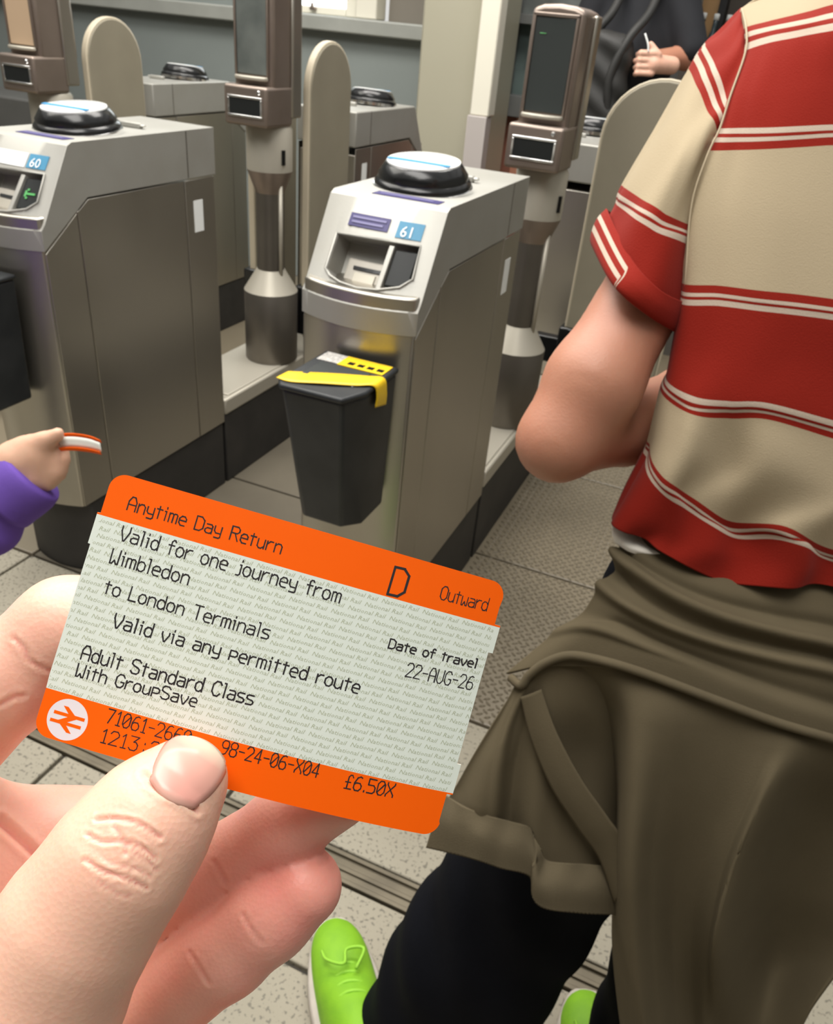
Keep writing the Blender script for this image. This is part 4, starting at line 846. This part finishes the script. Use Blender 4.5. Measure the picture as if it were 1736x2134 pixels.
def stroke_text(name, s, u0, v0, u1, v1, hmm, parent, wmm=.30, m=INK, gap=1.25, space=3.6):
    adv, x = [], 0
    for ch in s:
        adv.append(x)
        if ch == ' ': x += space; continue
        g = GLY[ch]; w = NARROW.get(ch, max(float(p.split(',')[0]) for q in g.split('|') for p in q.split())); x += w+gap
    tot = x-gap; sx = (u1-u0)/tot; sy = hmm/7.0; V, F = [], []
    for ch, ax in zip(s, adv):
        if ch == ' ': continue
        for pl in GLY[ch].split('|'):
            P = np.array([[float(c) for c in p.split(',')] for p in pl.split()]); P = np.stack([(P[:, 0]+ax)*sx, P[:, 1]*sy], 1)
            if len(P) == 2 and np.linalg.norm(P[1]-P[0]) < .3: P[1] = P[0]+np.array([0, .3])
            for a, b in zip(P[:-1], P[1:]):
                d = b-a; L = np.linalg.norm(d); d = d/L; nn = np.array([-d[1], d[0]])*wmm/2; a2, b2 = a-d*wmm*.35, b+d*wmm*.35; k = len(V)
                for q in (a2+nn, a2-nn, b2-nn, b2+nn): V.append((u0+q[0], v0-q[1]+(v1-v0)*q[0]/(u1-u0)))
                F.append((k, k+1, k+2, k+3))
    V = np.array(V); jit = RNG.normal(0, .018, V.shape); return pob(name, card(V[:, 0]+jit[:, 0], V[:, 1]+jit[:, 1], .15), F, m, parent)
stroke_text('printed_text', 'Anytime Day Return', 5.83, 6.64, 37.73, 6.64, 2.75, b1, .27)
stroke_text('printed_text', 'D', 60.75, 8.55, 64.0, 8.40, 5.7, b1, .52)
stroke_text('printed_text', 'Outward', 71.37, 6.66, 81.76, 6.5, 2.75, b1, .22, gap=1.0)
for s, u0, v0, u1, v1, h, w in (('Valid for one journey from', 6.2, 12.81, 51.8, 12.9, 2.9, .30), ('Wimbledon', 5.6, 17.7, 21.8, 17.65, 2.85, .30), ('to London Terminals', 6.3, 23.79, 40.2, 23.66, 2.75, .30), ('Valid via any permitted route', 10.0, 29.7, 60.6, 29.4, 2.75, .32),
    ('Adult Standard Class', 5.8, 37.5, 40.9, 37.0, 2.8, .32), ('With GroupSave', 5.8, 40.95, 30.3, 40.3, 2.5, .30), ('Date of travel', 63.9, 19.0, 83.0, 18.5, 1.9, .32), ('22-AUG-26', 68.9, 23.65, 83.3, 23.1, 2.8, .24)):
    stroke_text('printed_text', s, u0, v0, u1, v1, h, b2, w)
stroke_text('printed_text', '71061-2660', 14.2, 47.97, 31.2, 47.8, 2.75, b3, .24); stroke_text('printed_text', '98-24-06-X04', 37.6, 47.75, 57.4, 47.5, 2.75, b3, .24); stroke_text('printed_text', '1213 : 22', 14.2, 51.94, 28.0, 51.5, 2.7, b3, .24, space=1.2); stroke_text('printed_text', '£6.50X', 63.15, 48.27, 73.2, 47.96, 2.8, b3, .26)
# pale repeated background print
FAINT = mat('faint_olive_print', (.45, .49, .36), .6); Vt, Ft = text_mesh('National Rail  '*12, 1.0, .25, 1); Vt = Vt-np.array([0, 0, 0]); sc = 8.7/ (text_mesh('National Rail  '*2, 1.0, .25, 1)[0][:, 0].max()-text_mesh('National Rail  ', 1.0, .25, 1)[0][:, 0].max()); AV, AF = [], []
nrow = 23
for r in range(nrow):
    vb = VA+1.35+r*(VB-VA-1.5)/(nrow-1); sh = -((r*3.1) % 8.7)-1; U = Vt[:, 0]*sc+sh; Vv = vb-Vt[:, 1]*1.28+.07*np.sin(U*.45+r); fmin = np.array([U[list(q)].min() for q in Ft]); fmax = np.array([U[list(q)].max() for q in Ft]); k = len(AV)
    keep = [q for q, a, b_ in zip(Ft, fmin, fmax) if a > 1.0 and b_ < 84.6]; AV += list(zip(U, Vv)); AF += [tuple(i+k for i in q) for q in keep]
AV = np.array(AV); used = np.unique(np.array([i for q in AF for i in q])); rm = -np.ones(len(AV), int); rm[used] = np.arange(len(used))
o = pob('background_print', card(AV[used, 0], AV[used, 1], .135), [tuple(rm[i] for i in q) for q in AF], FAINT, b2)
# round emblem: white disc with the double arrow
lc, lr = np.array([6.9, 49.55]), 4.05; n = 48; a = np.linspace(0, 2*np.pi, n, endpoint=False)
lg = pob('emblem_disc', card(lc[0]+lr*np.cos(a), lc[1]+lr*np.sin(a), .14), [tuple(range(n-1, -1, -1))], mat('emblem_white', (.80, .76, .80), .5), b3); sub_of(lg, tk)
def emb(poly): P = np.array(poly, float); return card(lc[0]+P[:, 0], lc[1]-P[:, 1], .16)
ev, ef = [], []
for poly in ([(-3.0, 1.15), (3.3, 1.15), (3.3, .5), (-3.0, .5)], [(-3.3, -.5), (3.0, -.5), (3.0, -1.15), (-3.3, -1.15)], [(-1.5, 2.45), (-.5, 2.45), (1.6, .85), (-1.1, -.8), (-2.2, -.8), (.3, .75)], [(1.5, -2.45), (.5, -2.45), (-1.6, -.85), (1.1, .8), (2.2, .8), (-.3, -.75)]):
    k = len(ev); ev += list(emb(poly)); ef.append(tuple(k+i for i in range(len(poly))))
pob('emblem_arrows', ev, ef, ORANGE, b3)

# ================================================================== the hand that holds it
def h3(px, py, d, r): return ((px-IW/2)/FPX*d, (py-IH/2)/FPX*d, d, r*1e-3)
THUMB = [h3(-90, 2400, .150, 21), h3(70, 2075, .1455, 15.6), h3(165, 1920, .1438, 13.0), h3(255, 1790, .1435, 11.7), h3(330, 1690, .1460, 9.8), h3(390, 1622, .1484, 7.3)]
INDEX = [h3(120, 1900, .195, 15), h3(-190, 1640, .178, 12), h3(15, 1415, .1685, 11.0), h3(140, 1310, .1700, 10.6), h3(290, 1290, .1690, 9.0), h3(380, 1310, .1675, 8.0)]
MIDDLE = [h3(120, 2030, .195, 13), h3(280, 1920, .187, 9.6), h3(430, 1822, .182, 9.0), h3(599, 1719, .176, 8.2), h3(705, 1652, .1695, 7.4)]
RING = [h3(100, 2230, .192, 14), h3(310, 2100, .182, 11), h3(475, 1975, .176, 9.5), h3(560, 1905, .1745, 9.2), h3(634, 1846, .1735, 8.3)]
PINKY = [h3(120, 2420, .19, 13), h3(320, 2340, .182, 9.5), h3(470, 2270, .174, 8.2), h3(560, 2230, .171, 7.2)]
PALM = [h3(330, 1745, .203, 13), h3(120, 1800, .198, 16), h3(-120, 1760, .188, 15)]
BASE = [h3(120, 1900, .205, 22), h3(40, 2250, .205, 26), h3(-120, 2480, .20, 30), h3(-350, 2900, .205, 27), h3(-560, 3500, .23, 33)]
def hand_sdf(P):
    th = chain(P, THUMB, .006); ix = chain(P, INDEX, .004); mi = chain(P, MIDDLE, .004); ri = chain(P, RING, .004); pk = chain(P, PINKY, .004); pm = smin(chain(P, PALM, .01), chain(P, BASE, .015), .012)
    d = smin(ix, pm, .006); d = smin(d, mi, .0006); d = smin(d, ri, .0006); d = smin(d, pk, .002)
    w = np.clip((P[..., 1]-.085)/.03, 0, 1); return smin(d, th, .0015+.018*w)
V, Q = surfnet(hand_sdf, (-.215, .005, .118), (-.005, .20, .235), .0012)
_t = ob('hand_base', V, Q, STEEL, sub=1); _m = bpy.data.meshes.new_from_object(_t.evaluated_get(bpy.context.evaluated_depsgraph_get())); bpy.data.objects.remove(_t)
V = np.empty(len(_m.vertices)*3); _m.vertices.foreach_get('co', V); V = V.reshape(-1, 3); Q = np.empty(len(_m.polygons)*4, np.int32); _m.polygons.foreach_get('vertices', Q); Q = Q.reshape(-1, 4)
def thumb_sdf(P): return chain(P, THUMB, .006)
def grad(fn, p, e=1e-4):
    g = np.stack([fn((p+np.eye(3)[k]*e).astype(np.float32))-fn((p-np.eye(3)[k]*e).astype(np.float32)) for k in range(3)], -1); return g/(np.linalg.norm(g, axis=1, keepdims=True)+1e-9)
def settle(px, py):                                  # lay points that start in front of the thumb onto its surface (camera frame)
    p = np.stack([(np.asarray(px, float)-IW/2)/FPX, (np.asarray(py, float)-IH/2)/FPX, np.ones(len(px))], -1)*.1300
    r0 = p/p[:, 2:3]; z = p[:, 2].copy()
    for _ in range(40): z = np.minimum(z+.8*thumb_sdf((r0*z[:, None]).astype(np.float32)), .1485)
    p = r0*z[:, None]
    for _ in range(25): p = p-.5*thumb_sdf(p.astype(np.float32))[:, None]*grad(thumb_sdf, p)
    return p
N = vnormals(V, Q)
# knuckle creases and joint lines pressed into the skin
pix = np.stack([IW/2+FPX*V[:, 0]/V[:, 2], IH/2+FPX*V[:, 1]/V[:, 2]], -1); front = N[:, 2] < .1
def crease(lines, width, depth, mask):
    global V
    dmin = np.full(len(V), 1e3)
    for L in lines:
        L = crom(np.array(L, float), 16)[0]; near = np.where(mask & (pix > L.min(0)-40).all(1) & (pix < L.max(0)+40).all(1))[0]; pn = pix[near]
        for a, b in zip(L[:-1], L[1:]):
            ab = b-a; t = np.clip(((pn-a)@ab)/(ab@ab+1e-9), 0, 1); dmin[near] = np.minimum(dmin[near], np.linalg.norm(pn-(a+t[:, None]*ab), axis=1))
    w = np.exp(-(dmin/width)**2)-.35*np.exp(-((dmin-width*2.2)/width)**2); V = V-N*(w*depth*mask)[:, None]; CR_ALL[:] = np.maximum(CR_ALL, np.exp(-(dmin/(width*.9))**2)*mask*min(1, depth/.0004))
_o = np.minimum(np.minimum(chain(V.astype(np.float32), MIDDLE), chain(V.astype(np.float32), RING)), chain(V.astype(np.float32), PALM)); thm = (thumb_sdf(V.astype(np.float32)) < .002) & (thumb_sdf(V.astype(np.float32)) < _o) & front; oth = (~thm) & front
CR_ALL = np.zeros(len(V))
crease([[(182, 1738), (215, 1755), (250, 1752), (290, 1762), (325, 1790)], [(175, 1790), (215, 1815), (262, 1830), (305, 1850)], [(200, 1708), (240, 1706), (290, 1716), (335, 1746)], [(238, 1722), (256, 1752), (262, 1780)]], 4.2, .00045, thm)
crease([[(215, 1785), (240, 1800), (285, 1812), (315, 1828)], [(250, 1752), (285, 1775), (330, 1815)], [(205, 1838), (240, 1860), (275, 1870)]], 3.5, .00028, thm)
crease([[(300, 1612), (318, 1636), (350, 1656), (385, 1668), (412, 1690)]], 6, .0005, thm)
crease([[(0, 1712), (45, 1752), (95, 1800)]], 9, .0012, oth)
crease([[(470, 1840), (458, 1815), (446, 1795)], [(505, 1905), (525, 1940), (545, 1965)], [(395, 1985), (420, 2025), (435, 2050)], [(700, 1765), (690, 1785), (668, 1800)]], 4.5, .00028, oth)
crease([[(28, 1330), (50, 1352), (62, 1378), (110, 1402)], [(0, 1470), (25, 1455), (50, 1450)]], 5, .00035, oth)
HSKIN = bpy.data.materials.new('hand_skin'); HSKIN.use_nodes = True
def _skin(m):
    nt = m.node_tree; b = nt.nodes['Principled BSDF']; b.inputs['Roughness'].default_value = .42; b.inputs['Specular IOR Level'].default_value = .45
    b.inputs['Subsurface Weight'].default_value = .45; b.inputs['Subsurface Radius'].default_value = (1, .32, .18); b.inputs['Subsurface Scale'].default_value = .003
    tc = nt.nodes.new('ShaderNodeTexCoord'); a = nt.nodes.new('ShaderNodeAttribute'); a.attribute_name = 'flush_and_crease'
    n1 = nt.nodes.new('ShaderNodeTexNoise'); n1.inputs['Scale'].default_value = 90; n1.inputs['Detail'].default_value = 4; nt.links.new(tc.outputs['Object'], n1.inputs['Vector'])
    ad = nt.nodes.new('ShaderNodeMath'); ad.operation = 'MULTIPLY_ADD'; ad.inputs[1].default_value = .45; nt.links.new(n1.outputs['Fac'], ad.inputs[0]); nt.links.new(a.outputs['Fac'], ad.inputs[2])
    r = nt.nodes.new('ShaderNodeValToRGB'); cr = r.color_ramp; cr.elements[0].position = .12; cr.elements[0].color = (.85, .535, .395, 1); cr.elements[1].position = .95; cr.elements[1].color = (.82, .33, .27, 1); e = cr.elements.new(.5); e.color = (.84, .455, .35, 1)
    nt.links.new(ad.outputs[0], r.inputs[0]); nt.links.new(r.outputs[0], b.inputs['Base Color'])
    w = nt.nodes.new('ShaderNodeTexVoronoi'); w.inputs['Scale'].default_value = 1100; nt.links.new(tc.outputs['Object'], w.inputs['Vector'])
    n2 = nt.nodes.new('ShaderNodeTexNoise'); n2.inputs['Scale'].default_value = 420; n2.inputs['Detail'].default_value = 4; nt.links.new(tc.outputs['Object'], n2.inputs['Vector'])
    ad2 = nt.nodes.new('ShaderNodeMath'); ad2.operation = 'ADD'; nt.links.new(w.outputs['Distance'], ad2.inputs[0]); nt.links.new(n2.outputs['Fac'], ad2.inputs[1])
    bp = nt.nodes.new('ShaderNodeBump'); bp.inputs['Strength'].default_value = .09; bp.inputs['Distance'].default_value = .0006; nt.links.new(ad2.outputs[0], bp.inputs['Height']); nt.links.new(bp.outputs[0], b.inputs['Normal'])
_skin(HSKIN)
fl = np.zeros(len(V))
for c, s, k in ((RING[-1], .024, .75), (RING[-2], .03, .5), (RING[2], .03, .4), (MIDDLE[-2], .03, .45), (MIDDLE[2], .03, .4), (INDEX[2], .03, .25), (PALM[1], .04, .4), (THUMB[-1], .012, .12)): fl = np.maximum(fl, k*np.exp(-(np.linalg.norm(V-np.array(c[:3]), axis=1)/s)**2))
fl = np.maximum(fl, fl*.6+.42*CR_ALL)  # creases tinted dark red: skin redness plus painted shade that draws the lines
hroot = empty('person', (CAM[0]-.35, CAM[1]-.05, 0)); ROOTLOC[hroot.name] = (CAM[0]-.35, CAM[1]-.05, 0); tag(hroot, 'person reaching in from the lower left, near hand pinching the large ticket', 'person')
hand = pob('hand', cam2w(V), Q, HSKIN, hroot, smooth=True, attr={'flush_and_crease': fl}); sub_of(hand, hroot)
# thumb nail
ax = np.array([.55, -.835]); sd = np.array([.835, .55]); ctr = np.array([394., 1602.]); nn_, mm = 25, 25; pxs, tip = [], []
for i in range(nn_):
    for j in range(mm):
        s = -1+2*i/(nn_-1); t = -1+2*j/(mm-1); r_ = max(abs(s), abs(t)); L2 = math.hypot(s, t); k = (r_/L2 if L2 > 0 else 1); k = 1+(k-1)*.62
        s2, t2 = s*k, t*k; q = ctr+ax*(t2*80)+sd*(s2*(71+5*t2)); pxs.append(q); tip.append(t2)
pxs = np.array(pxs); nv_ = settle(pxs[:, 0], pxs[:, 1]); gr = grad(thumb_sdf, nv_)
tip = np.array(tip); rim = np.array([max(abs(-1+2*i/(nn_-1)), abs(-1+2*j/(mm-1))) for i in range(nn_) for j in range(mm)])
nv_ = nv_+gr*(.00035*(1-np.clip((rim-.85)/.15, 0, 1)*1.6))[:, None]
NAIL = ramp_mat('thumb_nail', [(0, (.76, .46, .37)), (.3, (.66, .31, .255)), (1.35, (.70, .37, .30)), (1.68, (.78, .60, .46)), (2, (.78, .64, .48))], 2.0, rough=.25, bump=.03, bscale=300, interp='LINEAR', sheen=0)
NAIL.node_tree.nodes['Principled BSDF'].inputs['Specular IOR Level'].default_value = .6
pob('thumb_nail', cam2w(nv_), [(i*mm+j, (i+1)*mm+j, (i+1)*mm+j+1, i*mm+j+1) for i in range(nn_-1) for j in range(mm-1)], NAIL, hand, smooth=True, attr={'gv': tip+1}, solid=.0004)
